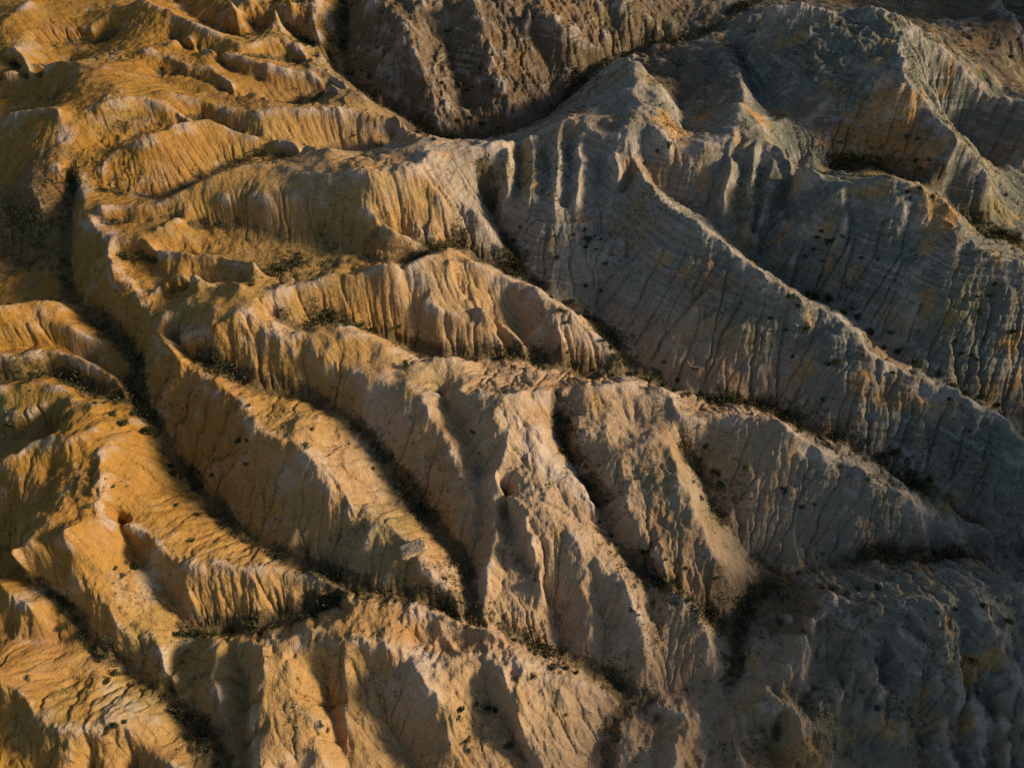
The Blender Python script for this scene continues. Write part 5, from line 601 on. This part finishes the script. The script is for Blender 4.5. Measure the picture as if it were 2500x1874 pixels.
def soil():
    m, n, l, b = new_mat("badland clay")
    geo = n.new("ShaderNodeNewGeometry")
    sep = n.new("ShaderNodeSeparateXYZ"); l.new(geo.outputs["Position"], sep.inputs[0])
    def noise(scale, detail=5, rough=0.6, vec=None):
        t = n.new("ShaderNodeTexNoise"); t.inputs["Scale"].default_value = scale
        t.inputs["Detail"].default_value = detail; t.inputs["Roughness"].default_value = rough
        l.new(vec or geo.outputs["Position"], t.inputs["Vector"])
        return t.outputs["Fac"]
    def math_(op, a, c=None, clamp=False):
        t = n.new("ShaderNodeMath"); t.operation = op; t.use_clamp = clamp
        for k, s in enumerate((a, c)):
            if s is None: continue
            if isinstance(s, (int, float)): t.inputs[k].default_value = s
            else: l.new(s, t.inputs[k])
        return t.outputs[0]
    def ramp(f, stops):
        t = n.new("ShaderNodeValToRGB"); e = t.color_ramp.elements
        e[0].position, e[0].color = stops[0][0], (*stops[0][1], 1)
        e[1].position, e[1].color = stops[-1][0], (*stops[-1][1], 1)
        for p, c in stops[1:-1]:
            q = e.new(p); q.color = (*c, 1)
        l.new(f, t.inputs[0]); return t.outputs[0]
    def mix(f, a, c, mode='MIX'):
        t = n.new("ShaderNodeMix"); t.data_type = 'RGBA'; t.blend_type = mode
        if isinstance(f, (int, float)): t.inputs[0].default_value = f
        else: l.new(f, t.inputs[0])
        for k, s in ((6, a), (7, c)):
            if isinstance(s, tuple): t.inputs[k].default_value = (*s, 1)
            else: l.new(s, t.inputs[k])
        return t.outputs[2]
    def sstep(f, lo, hi):
        t = n.new("ShaderNodeMapRange"); t.interpolation_type = 'SMOOTHSTEP'
        t.inputs[1].default_value = lo; t.inputs[2].default_value = hi
        l.new(f, t.inputs[0]); return t.outputs[0]
    def at(name):
        t = n.new("ShaderNodeAttribute"); t.attribute_name = name; return t.outputs["Fac"]
    big = noise(0.018, 3)
    # ochre clay in the west to grey in the east, right-edge darkening painted in
    ew = math_('ADD', math_('MULTIPLY', sep.outputs[0], 0.0062), math_('MULTIPLY', math_('SUBTRACT', big, 0.5), 0.8))
    ochre = ramp(math_('ADD', ew, 0.5, True), [(0.0, (0.39, 0.215, 0.045)), (0.28, (0.44, 0.28, 0.10)), (0.5, (0.49, 0.355, 0.22)), (0.75, (0.40, 0.31, 0.21)), (1.0, (0.27, 0.225, 0.165))])
    grey = ramp(math_('ADD', ew, 0.5, True), [(0.3, (0.39, 0.335, 0.255)), (0.6, (0.33, 0.31, 0.255)), (0.95, (0.19, 0.21, 0.175))])  # eastern end darkened to paint in the falloff at the right edge
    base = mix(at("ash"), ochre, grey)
    base = mix(at("orange"), base, (0.47, 0.30, 0.12))  # painted sun glow on the bowl faces, plus the mound's rust
    base = mix(math_("MULTIPLY", at("umber_and_shade"), 0.85), base, (0.15, 0.112, 0.068))  # dark brown soil, and the painted shade behind the peak
    # beds
    comb = n.new("ShaderNodeCombineXYZ")
    zt = math_('ADD', sep.outputs[2], math_('MULTIPLY', sep.outputs[0], 0.02))
    zw = math_('ADD', zt, math_('MULTIPLY', noise(0.09, 4), 0.9))
    l.new(math_('MULTIPLY', sep.outputs[0], 0.01), comb.inputs[0]); l.new(math_('MULTIPLY', sep.outputs[1], 0.01), comb.inputs[1]); l.new(zw, comb.inputs[2])
    beds = noise(0.75, 6, 0.75, comb.outputs[0])
    base = mix(math_('ADD', math_('MULTIPLY', at('ash'), 0.45), 0.5, True), base, ramp(beds, [(0.3, (0.60, 0.57, 0.55)), (0.40, (0.92, 0.9, 0.9)), (0.45, (1.15, 1.1, 1.05)), (0.5, (0.85, 0.76, 0.70)), (0.54, (1.1, 1.06, 1.02)), (0.58, (0.8, 0.76, 0.75)), (0.66, (1.3, 1.28, 1.26))]), 'MULTIPLY')
    comb2 = n.new("ShaderNodeCombineXYZ")
    l.new(math_('MULTIPLY', sep.outputs[0], 0.03), comb2.inputs[0]); l.new(math_('MULTIPLY', sep.outputs[1], 0.03), comb2.inputs[1]); l.new(math_('MULTIPLY', zt, 1.0), comb2.inputs[2])
    thin = math_('MULTIPLY', math_('MULTIPLY', sstep(noise(1.1, 4, 0.65, comb2.outputs[0]), 0.52, 0.66), sstep(noise(0.2, 5, 0.7), 0.38, 0.62)), sstep(at('steepness'), 0.5, 0.85))
    base = mix(math_('MULTIPLY', math_('MULTIPLY', thin, 0.8), math_('ADD', at("ash"), 0.15, True)), base, (0.46, 0.43, 0.37))
    # rust and bleached patches
    p1 = noise(0.055, 6, 0.65)
    base = mix(math_('MULTIPLY', sstep(p1, 0.5, 0.66), 0.5), base, (0.34, 0.175, 0.065))
    base = mix(math_('MULTIPLY', sstep(noise(0.045, 6, 0.7), 0.52, 0.66), 0.45), base, (0.26, 0.225, 0.085))
    base = mix(math_('MULTIPLY', sstep(noise(0.07, 7, 0.7), 0.55, 0.68), 0.55), base, (0.50, 0.44, 0.35))
    crust = math_('MULTIPLY', sstep(at("crust"), 0.15, 0.8), sstep(noise(0.12, 7, 0.75), 0.42, 0.58))
    base = mix(math_('MULTIPLY', crust, 0.55), base, (0.56, 0.485, 0.425))
    p2 = noise(0.6, 6, 0.7)
    base = mix(0.6, base, ramp(p2, [(0.3, (0.72, 0.7, 0.68)), (0.5, (1, 1, 1)), (0.7, (1.22, 1.2, 1.18))]), 'MULTIPLY')
    # dry ground cover in the drains
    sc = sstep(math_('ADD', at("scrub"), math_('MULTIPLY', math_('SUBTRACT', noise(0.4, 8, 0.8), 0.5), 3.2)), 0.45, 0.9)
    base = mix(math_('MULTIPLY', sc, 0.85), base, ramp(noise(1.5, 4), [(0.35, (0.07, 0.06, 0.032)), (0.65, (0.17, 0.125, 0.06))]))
    sp = sstep(noise(2.6, 3, 0.6), 0.63, 0.7)
    base = mix(math_('MULTIPLY', sp, 0.5), base, (0.12, 0.10, 0.06))
    grit = noise(9.0, 4, 0.8)
    base = mix(0.3, base, ramp(grit, [(0.3, (0.7, 0.7, 0.7)), (0.7, (1.25, 1.25, 1.25))]), 'MULTIPLY')
    l.new(base, b.inputs["Base Color"])
    # cracked crust relief too fine for the mesh
    vor = n.new("ShaderNodeTexVoronoi"); vor.feature = 'DISTANCE_TO_EDGE'; vor.inputs["Scale"].default_value = 0.9
    wv = n.new("ShaderNodeVectorMath"); wv.operation = 'ADD'
    nz = n.new("ShaderNodeTexNoise"); nz.inputs["Scale"].default_value = 0.9; nz.inputs["Detail"].default_value = 5
    l.new(geo.outputs["Position"], nz.inputs["Vector"]); l.new(nz.outputs["Color"], wv.inputs[0]); l.new(geo.outputs["Position"], wv.inputs[1])
    l.new(wv.outputs[0], vor.inputs["Vector"])
    crack = math_('MULTIPLY', sstep(vor.outputs["Distance"], 0.0, 0.12), 0.11)
    ht = math_('ADD', crack, math_('MULTIPLY', noise(1.6, 5, 0.6), 0.45))
    bp = n.new("ShaderNodeBump"); bp.inputs["Strength"].default_value = 0.8; bp.inputs["Distance"].default_value = 0.5
    l.new(ht, bp.inputs["Height"]); l.new(bp.outputs[0], b.inputs["Normal"])
    return m
me.materials.append(soil())

# ------------------------------------------------------------------ hills added out of view in the east to shade the right side
def shade_hills():
    nu, nv = 70, 300
    yy = np.linspace(-45, 400, nv)[:, None] + np.zeros((1, nu))
    t = np.linspace(0, 1, nu)[None, :] + np.zeros((nv, 1))
    edge = halfw(yy) - 1.0
    xx = edge + t * 150.0
    z0 = np.array([height_at(float(e), float(min(max(y, Y0 + 0.5), Y1 - 0.5))) for e, y in zip(edge[:, 0], yy[:, 0])])[:, None] - 0.6
    top = 42.0 * np.clip(np.minimum((yy + 60) / 60, (132 - yy) / 45), 0, 1) + 75.0 * ss(yy, 198, 250) + 4  # crest height set so its shadow covers the mound and the far corner
    prof = ss(t, 0.02, 0.42) * (1 - 0.5 * ss(t, 0.42, 1))
    zz_ = z0 + (top - z0) * prof + 7.0 * prof * fbm(xx / 18, yy / 18, 811, 4) - 3.0 * prof * np.abs(fbm(xx / 8, yy / 8, 831, 3))
    m = bpy.data.meshes.new("shade_hills")
    m.vertices.add(nu * nv); m.vertices.foreach_set("co", np.stack([xx, yy, zz_], -1).astype(np.float32).ravel())
    q = np.arange(nu * nv).reshape(nv, nu)
    f = np.stack([q[:-1, :-1], q[:-1, 1:], q[1:, 1:], q[1:, :-1]], -1).reshape(-1, 4)
    m.loops.add(len(f) * 4); m.loops.foreach_set("vertex_index", f.ravel().astype(np.int32))
    m.polygons.add(len(f)); m.polygons.foreach_set("loop_start", np.arange(0, len(f) * 4, 4, dtype=np.int32))
    m.polygons.foreach_set("use_smooth", np.ones(len(f), dtype=bool))
    m.update(); m.materials.append(me.materials[0])
    for nm, v in (("ash", 1.0), ("scrub", 0.2), ("crust", 0.0), ("umber_and_shade", 0.0), ("orange", 0.0), ("steepness", 0.5)):
        at_ = m.attributes.new(nm, 'FLOAT', 'POINT'); at_.data.foreach_set("value", np.full(nu * nv, v, dtype=np.float32))
    o = bpy.data.objects.new("shade_hills", m); C.objects.link(o); o["kind"] = "structure"
shade_hills()

# ------------------------------------------------------------------ shrubs
def leaf_mat(name, dark, light):
    m, n, l, b = new_mat(name, 0.8)
    geo = n.new("ShaderNodeNewGeometry"); info = n.new("ShaderNodeObjectInfo")
    t = n.new("ShaderNodeTexNoise"); t.inputs["Scale"].default_value = 3.5; t.inputs["Detail"].default_value = 3
    l.new(geo.outputs["Position"], t.inputs["Vector"])
    r = n.new("ShaderNodeValToRGB"); e = r.color_ramp.elements
    e[0].position, e[0].color = 0.35, (*dark, 1); e[1].position, e[1].color = 0.65, (*light, 1)
    l.new(t.outputs["Fac"], r.inputs[0])
    hs = n.new("ShaderNodeHueSaturation"); mp = n.new("ShaderNodeMapRange")
    mp.inputs[3].default_value = 0.7; mp.inputs[4].default_value = 1.3
    l.new(info.outputs["Random"], mp.inputs[0]); l.new(mp.outputs[0], hs.inputs["Value"]); l.new(r.outputs[0], hs.inputs["Color"])
    l.new(hs.outputs[0], b.inputs["Base Color"])
    return m
GREEN = leaf_mat("juniper leaves", (0.035, 0.05, 0.022), (0.10, 0.12, 0.05))
OLIVE = leaf_mat("sage leaves", (0.055, 0.058, 0.028), (0.14, 0.13, 0.06))
DRY = leaf_mat("dry twigs", (0.075, 0.052, 0.022), (0.20, 0.135, 0.055))
BARK, n_, l_, b_ = new_mat("shrub bark", 0.9)
b_.inputs["Base Color"].default_value = (0.06, 0.045, 0.03, 1)

def quad_mesh(name, co, mat):
    """co: n x 4 x 3"""
    m = bpy.data.meshes.new(name); n = len(co)
    m.vertices.add(n * 4); m.vertices.foreach_set("co", co.astype(np.float32).ravel())
    m.loops.add(n * 4); m.loops.foreach_set("vertex_index", np.arange(n * 4, dtype=np.int32))
    m.polygons.add(n); m.polygons.foreach_set("loop_start", np.arange(0, n * 4, 4, dtype=np.int32))
    m.update(); m.materials.append(mat)
    return m

def leaves(cent, size, r):
    n = len(cent)
    a = r.normal(size=(n, 3)); a /= np.linalg.norm(a, axis=1, keepdims=True)
    b = np.cross(a, r.normal(size=(n, 3))); b /= np.linalg.norm(b, axis=1, keepdims=True)
    s = (size * r.uniform(0.6, 1.4, n))[:, None]
    a, b = a * s, b * s * 0.6
    return np.stack([cent - a, cent - b * 0.9, cent + a, cent + b], 1)

def crown(seed, lobes, n, flat, spread, leaf):
    """unit-diameter foliage made of leaf clumps gathered in uneven lobes"""
    r = np.random.default_rng(seed); pts = []
    for k in range(lobes):
        ang = r.uniform(0, 6.283); rad = spread * math.sqrt(r.uniform(0, 1))
        c = np.array([math.cos(ang) * rad, math.sin(ang) * rad, flat * r.uniform(0.30, 0.62)])
        m = n // lobes
        v = r.normal(size=(m, 3)); v /= np.linalg.norm(v, axis=1, keepdims=True)
        v *= (r.uniform(0.25, 1, m) ** 0.5)[:, None] * r.uniform(0.17, 0.29)
        v[:, 2] *= flat
        pts.append(c + v)
    p = np.concatenate(pts); p[:, 2] = np.maximum(p[:, 2], 0.01)
    return leaves(p, leaf, r)

def twigs(seed, k, hgt, spread):
    r = np.random.default_rng(seed + 50); q = []
    for _ in range(k):
        a = r.uniform(0, 6.283); tip = np.array([math.cos(a) * spread * r.uniform(0.5, 1), math.sin(a) * spread * r.uniform(0.5, 1), hgt * r.uniform(0.6, 1)])
        base = np.array([r.normal() * 0.02, r.normal() * 0.02, -0.12])
        side = np.array([-math.sin(a), math.cos(a), 0])
        for s in (side, np.array([math.cos(a) * 0.5, math.sin(a) * 0.5, -0.8])):
            q.append([base - s * 0.022, base + s * 0.022, tip + s * 0.006, tip - s * 0.006])
    return np.array(q)

KINDS = []                                     # (foliage mesh, twig mesh, look)
for k, (look, mat, lobes, n, flat, spread, leaf) in enumerate((
        ("dense", GREEN, 7, 420, 0.85, 0.24, 0.055), ("dense", GREEN, 9, 460, 0.7, 0.30, 0.05),
        ("ragged", GREEN, 6, 260, 0.8, 0.32, 0.06), ("olive", OLIVE, 8, 360, 0.65, 0.28, 0.05),
        ("low", OLIVE, 9, 380, 0.42, 0.36, 0.05), ("dry", DRY, 7, 260, 0.55, 0.30, 0.05))):
    KINDS.append((quad_mesh("shrub", crown(900 + k, lobes, n, flat, spread, leaf), mat),
                  quad_mesh("twigs", twigs(900 + k, 9, 0.5 * flat, 0.3), BARK), look))

SHRUBS = """
on the far slope above the dark gorge|-47.1,209.3,2.19 -44.2,207.9,1.62 -41.5,205.1,1.87 -39.7,199.5,1.84 -38.3,222.9,2.24 -20.3,200.5,2.07 -19.1,219.5,2.48
on the floor of the dark gorge behind the crest|-15.4,190.7,1.77 -15.3,202.8,3.15 -13.4,201.7,2.09 -11.7,192.3,2.03 -11.4,202.6,1.31 -9.5,206.3,1.58 -8.8,191.1,2.02 -7.5,204.3,2.09 -5.8,208.4,1.85 -5.5,200.5,1.55 -4.1,190.0,1.76
where the tan rib drops into the dark gorge|-40.2,168.2,1.37 -25.9,183.4,1.97 -19.2,150.2,1.61 -17.5,147.7,1.99
on the flat saddle of the grey crest|30.4,146.2,1.62 33.1,147.7,1.63 35.5,147.3,2.43
on the grey face under the main crest|9.5,128.5,1.31 9.9,124.3,1.68 13.4,128.9,1.13 15.9,130.1,1.33 16.2,126.8,1.51 16.8,128.4,2.65 18.4,128.8,1.13 18.6,126.4,1.13 19.7,128.4,1.33 20.4,123.6,1.50
at the gully foot left of the grey face|-0.2,123.9,1.50 0.2,130.2,1.91 0.5,124.9,1.50 0.9,127.4,1.51 1.6,124.4,2.25 1.7,132.4,1.15
on the bare face below the ledge at right|62.5,121.1,1.48 64.1,121.6,1.56 64.5,123.3,1.64 65.3,123.9,1.75 65.8,119.7,1.17 66.4,121.9,1.95 67.5,122.1,2.34 69.2,121.7,1.63 72.9,118.4,1.10 75.7,117.2,1.09
on the banded face above the dark thicket at right|66.0,118.0,1.17
on the orange slope below the high peak|75.6,142.0,1.71 95.1,153.6,1.43 96.1,160.7,1.93 98.0,155.7,2.16 98.3,159.4,1.93 99.2,154.3,1.44 100.9,155.0,1.44
on the small tan spur at the far right|81.1,126.4,1.40 81.8,125.7,1.20 83.4,126.7,2.01 86.3,125.7,1.62
on the dark slope behind the high peak|149.1,215.2,2.57
in the dark thicket where the long grey spur dips|62.4,113.4,3.06 64.2,113.2,3.20 66.9,112.7,3.20 70.4,114.4,1.09
in the rust coloured gully below the thicket|68.9,109.3,2.30 71.4,110.7,1.55 72.1,108.7,2.32 74.2,105.3,2.70
in the gully behind the long grey spur|75.9,101.3,1.91 77.8,104.5,1.55 79.1,101.4,1.94 81.1,97.8,2.30 85.6,95.5,1.55
at the gully end behind the long grey spur|83.8,87.8,1.12 88.0,93.6,1.95 90.8,92.4,2.36 86.4,81.9,1.12 92.8,97.8,1.98 94.3,92.1,2.39 97.5,91.2,2.42
on the pale green slope at the right edge|89.1,101.0,1.57 89.9,98.8,1.57 92.2,98.5,1.58 92.6,106.8,1.19 93.4,104.7,1.99 94.6,100.9,1.20 95.2,107.3,1.60 96.2,108.6,1.60 99.5,101.3,2.01
on the long grey spur just left of the thicket|51.9,104.4,1.43 54.9,102.5,1.43 55.3,107.1,2.15 56.9,105.4,1.26 58.5,102.0,1.80
on the lower face of the long grey spur|55.9,98.2,1.25 62.2,95.6,1.79 63.7,95.7,2.16
along the lower crest of the long grey spur|68.6,96.2,1.45 74.3,93.4,1.65
in the gully behind the pointed tan ridge|10.1,107.5,2.06 10.7,105.5,1.71 12.8,114.8,2.18 13.6,108.3,2.09 16.2,119.2,1.48 16.3,111.9,2.54 18.2,108.9,2.15 19.6,119.3,1.49 19.1,103.7,1.74
on the back of the pointed tan ridge|2.0,122.9,2.24 8.2,112.2,1.76
in the scrub where the grey and tan ridges meet|23.3,100.4,2.10 25.5,98.1,2.09 28.5,96.9,1.74 30.3,98.7,2.11 30.8,95.5,2.09 31.3,100.4,1.41 33.0,94.4,1.74 33.9,97.1,1.76
on the dark gully floor under the long grey spur|35.0,92.7,1.72 37.3,97.8,1.75 38.3,92.9,2.43 39.6,91.4,2.07 42.1,91.9,2.08 43.9,91.3,1.74 46.5,90.7,1.74 45.2,84.1,1.32 50.2,91.2,1.77
along the gully edge behind the low tan ridge|53.9,87.7,1.41 54.8,89.2,2.13 55.9,85.8,1.23 57.3,87.6,2.13 61.1,90.2,1.07 60.0,80.3,1.38 63.5,83.5,2.13
in the darkest gully under the long grey spur|68.9,82.4,2.16 71.6,80.0,3.20 73.8,80.2,2.92 75.8,76.8,1.82 79.3,75.2,2.21
in the drain left of the low tan ridge|32.6,71.2,1.25 34.0,68.5,1.41 36.2,78.9,1.46 36.8,69.9,1.30 37.7,74.8,2.60 38.7,72.8,2.60
on the open face of the low tan ridge|42.8,74.3,1.46 49.2,71.1,1.63 49.6,70.5,1.31 52.5,68.3,1.82
on the right part of the low tan ridge|54.7,68.4,1.32 63.7,70.9,1.34
on the left bank of the dark ravine at left|-72.2,81.1,2.07 -69.9,79.1,2.55 -70.2,83.0,2.09 -70.4,85.7,2.47
in the bed of the dark ravine at left|-66.3,65.0,1.11 -66.6,79.4,3.20 -67.1,83.5,3.14
along the ravine below the brown shaded face|-62.2,74.3,2.03 -60.8,72.2,2.00 -60.2,72.2,1.67 -58.9,74.0,2.70 -56.9,70.6,2.32 -57.2,73.3,1.67 -53.9,71.7,1.47
on the brown shaded face at left|-50.6,82.9,1.12 -48.4,75.3,1.90 -46.4,71.4,1.25 -46.4,74.6,1.24 -46.8,80.9,1.11
on the golden hump beside the brown shaded face|-35.0,72.0,1.93 -34.9,76.4,1.52
on the golden slope beside the lower ravine|-58.2,65.4,1.13 -53.0,58.1,1.08 -54.7,64.5,1.93 -52.6,64.9,1.13
near the crack under the golden knob at left|-92.2,80.3,2.23 -75.7,82.7,1.22 -75.2,84.0,1.23
on the pale saddle behind the golden plateau|-73.5,115.9,1.93 -50.2,105.4,2.07 -46.2,105.3,2.05 -44.5,101.8,1.19 -44.9,107.2,1.38
at the foot of the pointed tan ridge|-31.3,97.6,1.30 -30.7,102.5,1.71 -30.0,103.4,2.06 -28.1,103.1,1.37
in the gully in front of the pointed tan ridge|-22.8,103.9,1.54 -19.8,90.2,2.20 -18.0,95.0,1.96
on the golden hump right of the deep gully|-24.9,72.3,1.37
on the striped face below the central hump|-7.0,76.9,1.19
on the tan slope end below the pointed ridge|4.6,99.8,1.37 11.4,100.9,1.37 13.5,99.5,1.72 16.9,98.6,1.72 20.5,102.8,1.74
on the rough tan spur right of centre|15.3,63.7,1.20
in the ravine end under the shaded face|-46.5,55.0,1.20 -40.6,57.7,1.22 -38.8,57.2,2.13
in the notch of the golden spur at lower left|-68.5,60.8,1.42 -63.7,52.8,1.25 -62.5,51.7,1.55 -62.9,54.5,1.57 -61.6,54.1,1.89
on the shaded floor of the lower left ravine|-76.4,51.5,1.62 -75.7,51.1,1.95 -73.5,49.4,1.94 -71.9,48.5,2.26 -70.2,44.8,1.92 -70.1,47.3,2.56 -68.9,45.9,1.92
in the lower left ravine where it bends|-71.3,36.0,1.55 -67.7,43.7,2.55 -66.1,42.2,1.91 -64.2,40.3,1.57 -63.5,40.9,1.89
in the bottom left ravine below the bend|-62.0,37.3,1.86 -61.7,38.7,1.88 -58.7,37.1,1.86 -57.0,36.2,1.54
in the scrub band in front of the golden nose|-53.1,44.7,2.16 -51.4,44.9,2.15 -49.3,44.9,2.44 -47.5,44.7,2.12 -45.8,45.5,1.83 -40.1,44.4,1.77
at the right end of the scrub band|-34.2,46.8,1.76 -31.9,48.4,1.76
on the knoll in the bottom left corner|-58.3,29.5,1.79 -57.2,30.1,1.78 -56.3,30.8,1.19 -43.1,26.3,1.17
in the cleft of the bottom middle ridge|-28.3,31.0,1.69 -27.7,30.7,1.13
where three ravines meet below the centre|-30.1,53.9,1.79 -29.0,54.3,1.78 -28.1,51.9,1.46
beside the dark pocket below the centre|-25.0,51.0,1.16 -24.5,51.3,1.74 -23.0,49.3,1.43 -11.1,52.6,1.13
in the dark bend of the ravine at bottom centre|0.4,44.9,1.45 1.5,44.5,1.45 2.9,43.8,1.17 3.7,43.0,1.45 5.1,44.5,1.48 5.3,46.2,1.33
on the dark bank where the bottom ridge ends|6.5,40.4,2.01 8.7,40.7,1.74 10.3,40.0,1.45
in the hollow of the bottom middle ridge|-7.9,32.2,1.38 -7.7,33.3,1.66 -6.7,29.7,1.68 -6.4,28.4,1.41 -5.3,34.8,1.41 -3.8,34.3,1.99 -2.7,34.3,1.14
on the lower flank of the bottom middle ridge|-0.4,29.8,2.00
along the upper flank of the bottom middle ridge|0.6,37.7,1.11 3.2,38.3,1.67 8.4,33.6,1.14
in the steep drain of the rough spur|17.4,62.1,1.21 22.8,58.5,1.79 24.5,56.2,1.50 26.2,57.1,1.19
on the rubble of the rough spur|19.5,48.7,1.45 20.6,47.9,1.16 25.5,54.3,2.11 26.6,52.7,1.18 28.0,56.8,1.50 27.9,51.6,1.48 29.7,56.0,1.21
on the rust coloured end of the rough spur|29.8,50.7,1.49 34.5,50.5,1.54 34.8,54.9,1.53
on top of the dark mound at lower right|51.1,58.0,1.31 53.0,53.8,1.60 54.5,53.3,1.92 55.5,51.4,2.21 58.6,52.8,1.61 60.7,52.5,1.92
at the shaded foot of the low tan ridge|62.4,60.4,1.68 68.2,60.6,1.37 71.6,60.6,1.73
on the dark left side of the mound|47.0,59.1,1.64 44.7,48.0,1.87 47.3,45.7,1.38
on the right shoulder of the dark mound|66.2,45.9,1.09 69.5,46.6,1.11 72.5,46.2,1.58 76.9,44.7,1.94
low on the dark mound at lower right|71.8,40.1,2.26 71.9,36.1,1.14
"""
ORD = ("", "second", "third", "fourth", "fifth", "sixth", "seventh", "eighth", "ninth", "tenth", "eleventh", "twelfth")
r_ = np.random.default_rng(21)
for ln in SHRUBS.strip().splitlines():
    place, pts = ln.split('|')
    pts = [tuple(map(float, q.split(','))) for q in pts.split()]
    for k, (x, y, d) in enumerate(pts):
        warm = x < -5 or (x < 60 and y < 75)
        kind = int(r_.choice(6, p=(0.2, 0.2, 0.2, 0.18, 0.12, 0.10) if warm else (0.3, 0.28, 0.22, 0.12, 0.05, 0.03)))
        fol, twg, look = KINDS[kind]
        o = bpy.data.objects.new("shrub", fol); C.objects.link(o)
        o.location = (x, y, height_at(x, y) - 0.03 * d)
        o.rotation_euler = (0, 0, r_.uniform(0, 6.283))
        s = 0.95 * d
        o.scale = (s * r_.uniform(0.85, 1.15), s * r_.uniform(0.85, 1.15), s * r_.uniform(0.7, 1.0))
        if len(pts) == 1: where = ""
        elif k == 0: where = " leftmost"
        elif k == len(pts) - 1: where = " rightmost"
        else: where = " " + ORD[k] + " from the left"
        o["label"] = f"{look} shrub,{where} {place}" if where else f"{look} shrub alone {place}"
        o["category"] = "shrub"
        o["group"] = "shrubs scattered over the badlands"
        t = bpy.data.objects.new("twigs", twg); C.objects.link(t); t.parent = o

BX, BY = -15.9, 55.8
# a pale block of clay broken off the ridge
bm_ = __import__("bmesh").new()
import bmesh
bmesh.ops.create_cube(bm_, size=1.0)
bmesh.ops.subdivide_edges(bm_, edges=bm_.edges[:], cuts=7, use_grid_fill=True)
from mathutils import noise as mnoise
for v in bm_.verts:
    p = v.co.copy(); q = p.normalized() * 0.62
    p = p.lerp(q, 0.35)
    k = mnoise.fractal(p * 2.3, 0.9, 2.0, 4)
    v.co = Vector((p.x * 3.8, p.y * 2.0, p.z * 2.2)) * (1 + 0.3 * k)
    if v.co.z > 0.7: v.co.z = 0.7 + (v.co.z - 0.7) * 0.25
bme = bpy.data.meshes.new("clay_block"); bm_.to_mesh(bme); bm_.free()
PALE, n_, l_, b_ = new_mat("pale clay", 0.95)
t_ = n_.new("ShaderNodeTexNoise"); t_.inputs["Scale"].default_value = 2.5; t_.inputs["Detail"].default_value = 8
r2_ = n_.new("ShaderNodeValToRGB"); r2_.color_ramp.elements[0].position = 0.35; r2_.color_ramp.elements[0].color = (0.36, 0.26, 0.15, 1)
r2_.color_ramp.elements[1].position = 0.65; r2_.color_ramp.elements[1].color = (0.56, 0.45, 0.32, 1)
g_ = n_.new("ShaderNodeNewGeometry"); l_.new(g_.outputs["Position"], t_.inputs["Vector"]); l_.new(t_.outputs["Fac"], r2_.inputs[0]); l_.new(r2_.outputs[0], b_.inputs["Base Color"])
u_ = n_.new("ShaderNodeBump"); u_.inputs["Distance"].default_value = 0.12; l_.new(t_.outputs["Fac"], u_.inputs["Height"]); l_.new(u_.outputs[0], b_.inputs["Normal"])
bme.materials.append(PALE)
bo = bpy.data.objects.new("clay_block", bme); C.objects.link(bo)
bo.location = (BX, BY, height_at(BX, BY) + 0.45); bo.rotation_euler = (R(8), R(-10), R(25))
bo["label"] = "pale flat topped clay block resting on the golden spur right of the shaded brown face"
bo["category"] = "rock"

# ------------------------------------------------------------------ ground cover nobody could count
r_ = np.random.default_rng(5)
cell = np.gradient(X, axis=1) * np.gradient(Y, axis=0)
patch = np.clip(0.5 + 2.4 * fbm(X / 6, Y / 6, 501, 3), 0, 1.5)
inview = (np.abs(X) < 0.72 * np.hypot(Y, 60) + 20) & (Y > 14)
dens = (1.5 * np.clip(scrub - 0.28, 0, 1) ** 1.2 * patch + (0.13 + 0.22 * ss(X + 0.3 * Y, 10, 60) + 0.25 * RUG) * patch ** 3) * cell * inview
dens = (dens / dens.sum()).ravel()
pick = r_.choice(dens.size, 60000, p=dens)
cx, cy, cz = X.ravel()[pick], Y.ravel()[pick], H.ravel()[pick]
cx = cx + r_.normal(size=len(cx)) * 0.1; cy = cy + r_.normal(size=len(cy)) * 0.1
sz = r_.uniform(0.2, 0.75, len(cx)) * (0.65 + 0.9 * scrub.ravel()[pick])
cent = np.stack([cx, cy, cz], 1)[:, None, :] + (r_.normal(size=(len(cx), 9, 3)) * np.array([0.42, 0.42, 0.22]) + np.array([0, 0, 0.3])) * sz[:, None, None]
lv = leaves(cent.reshape(-1, 3), np.repeat(sz * 0.26, 9), r_)
tone = np.repeat(r_.choice(3, len(cx), p=(0.4, 0.35, 0.25)), 9)
gm_ = quad_mesh("ground_cover", lv, GREEN); gm_.materials.append(OLIVE); gm_.materials.append(DRY)
gm_.polygons.foreach_set("material_index", tone.astype(np.int32))
go = bpy.data.objects.new("ground_cover", gm_); C.objects.link(go)
go["kind"] = "stuff"
go["label"] = "low dry scrub speckling the gullies and slopes"
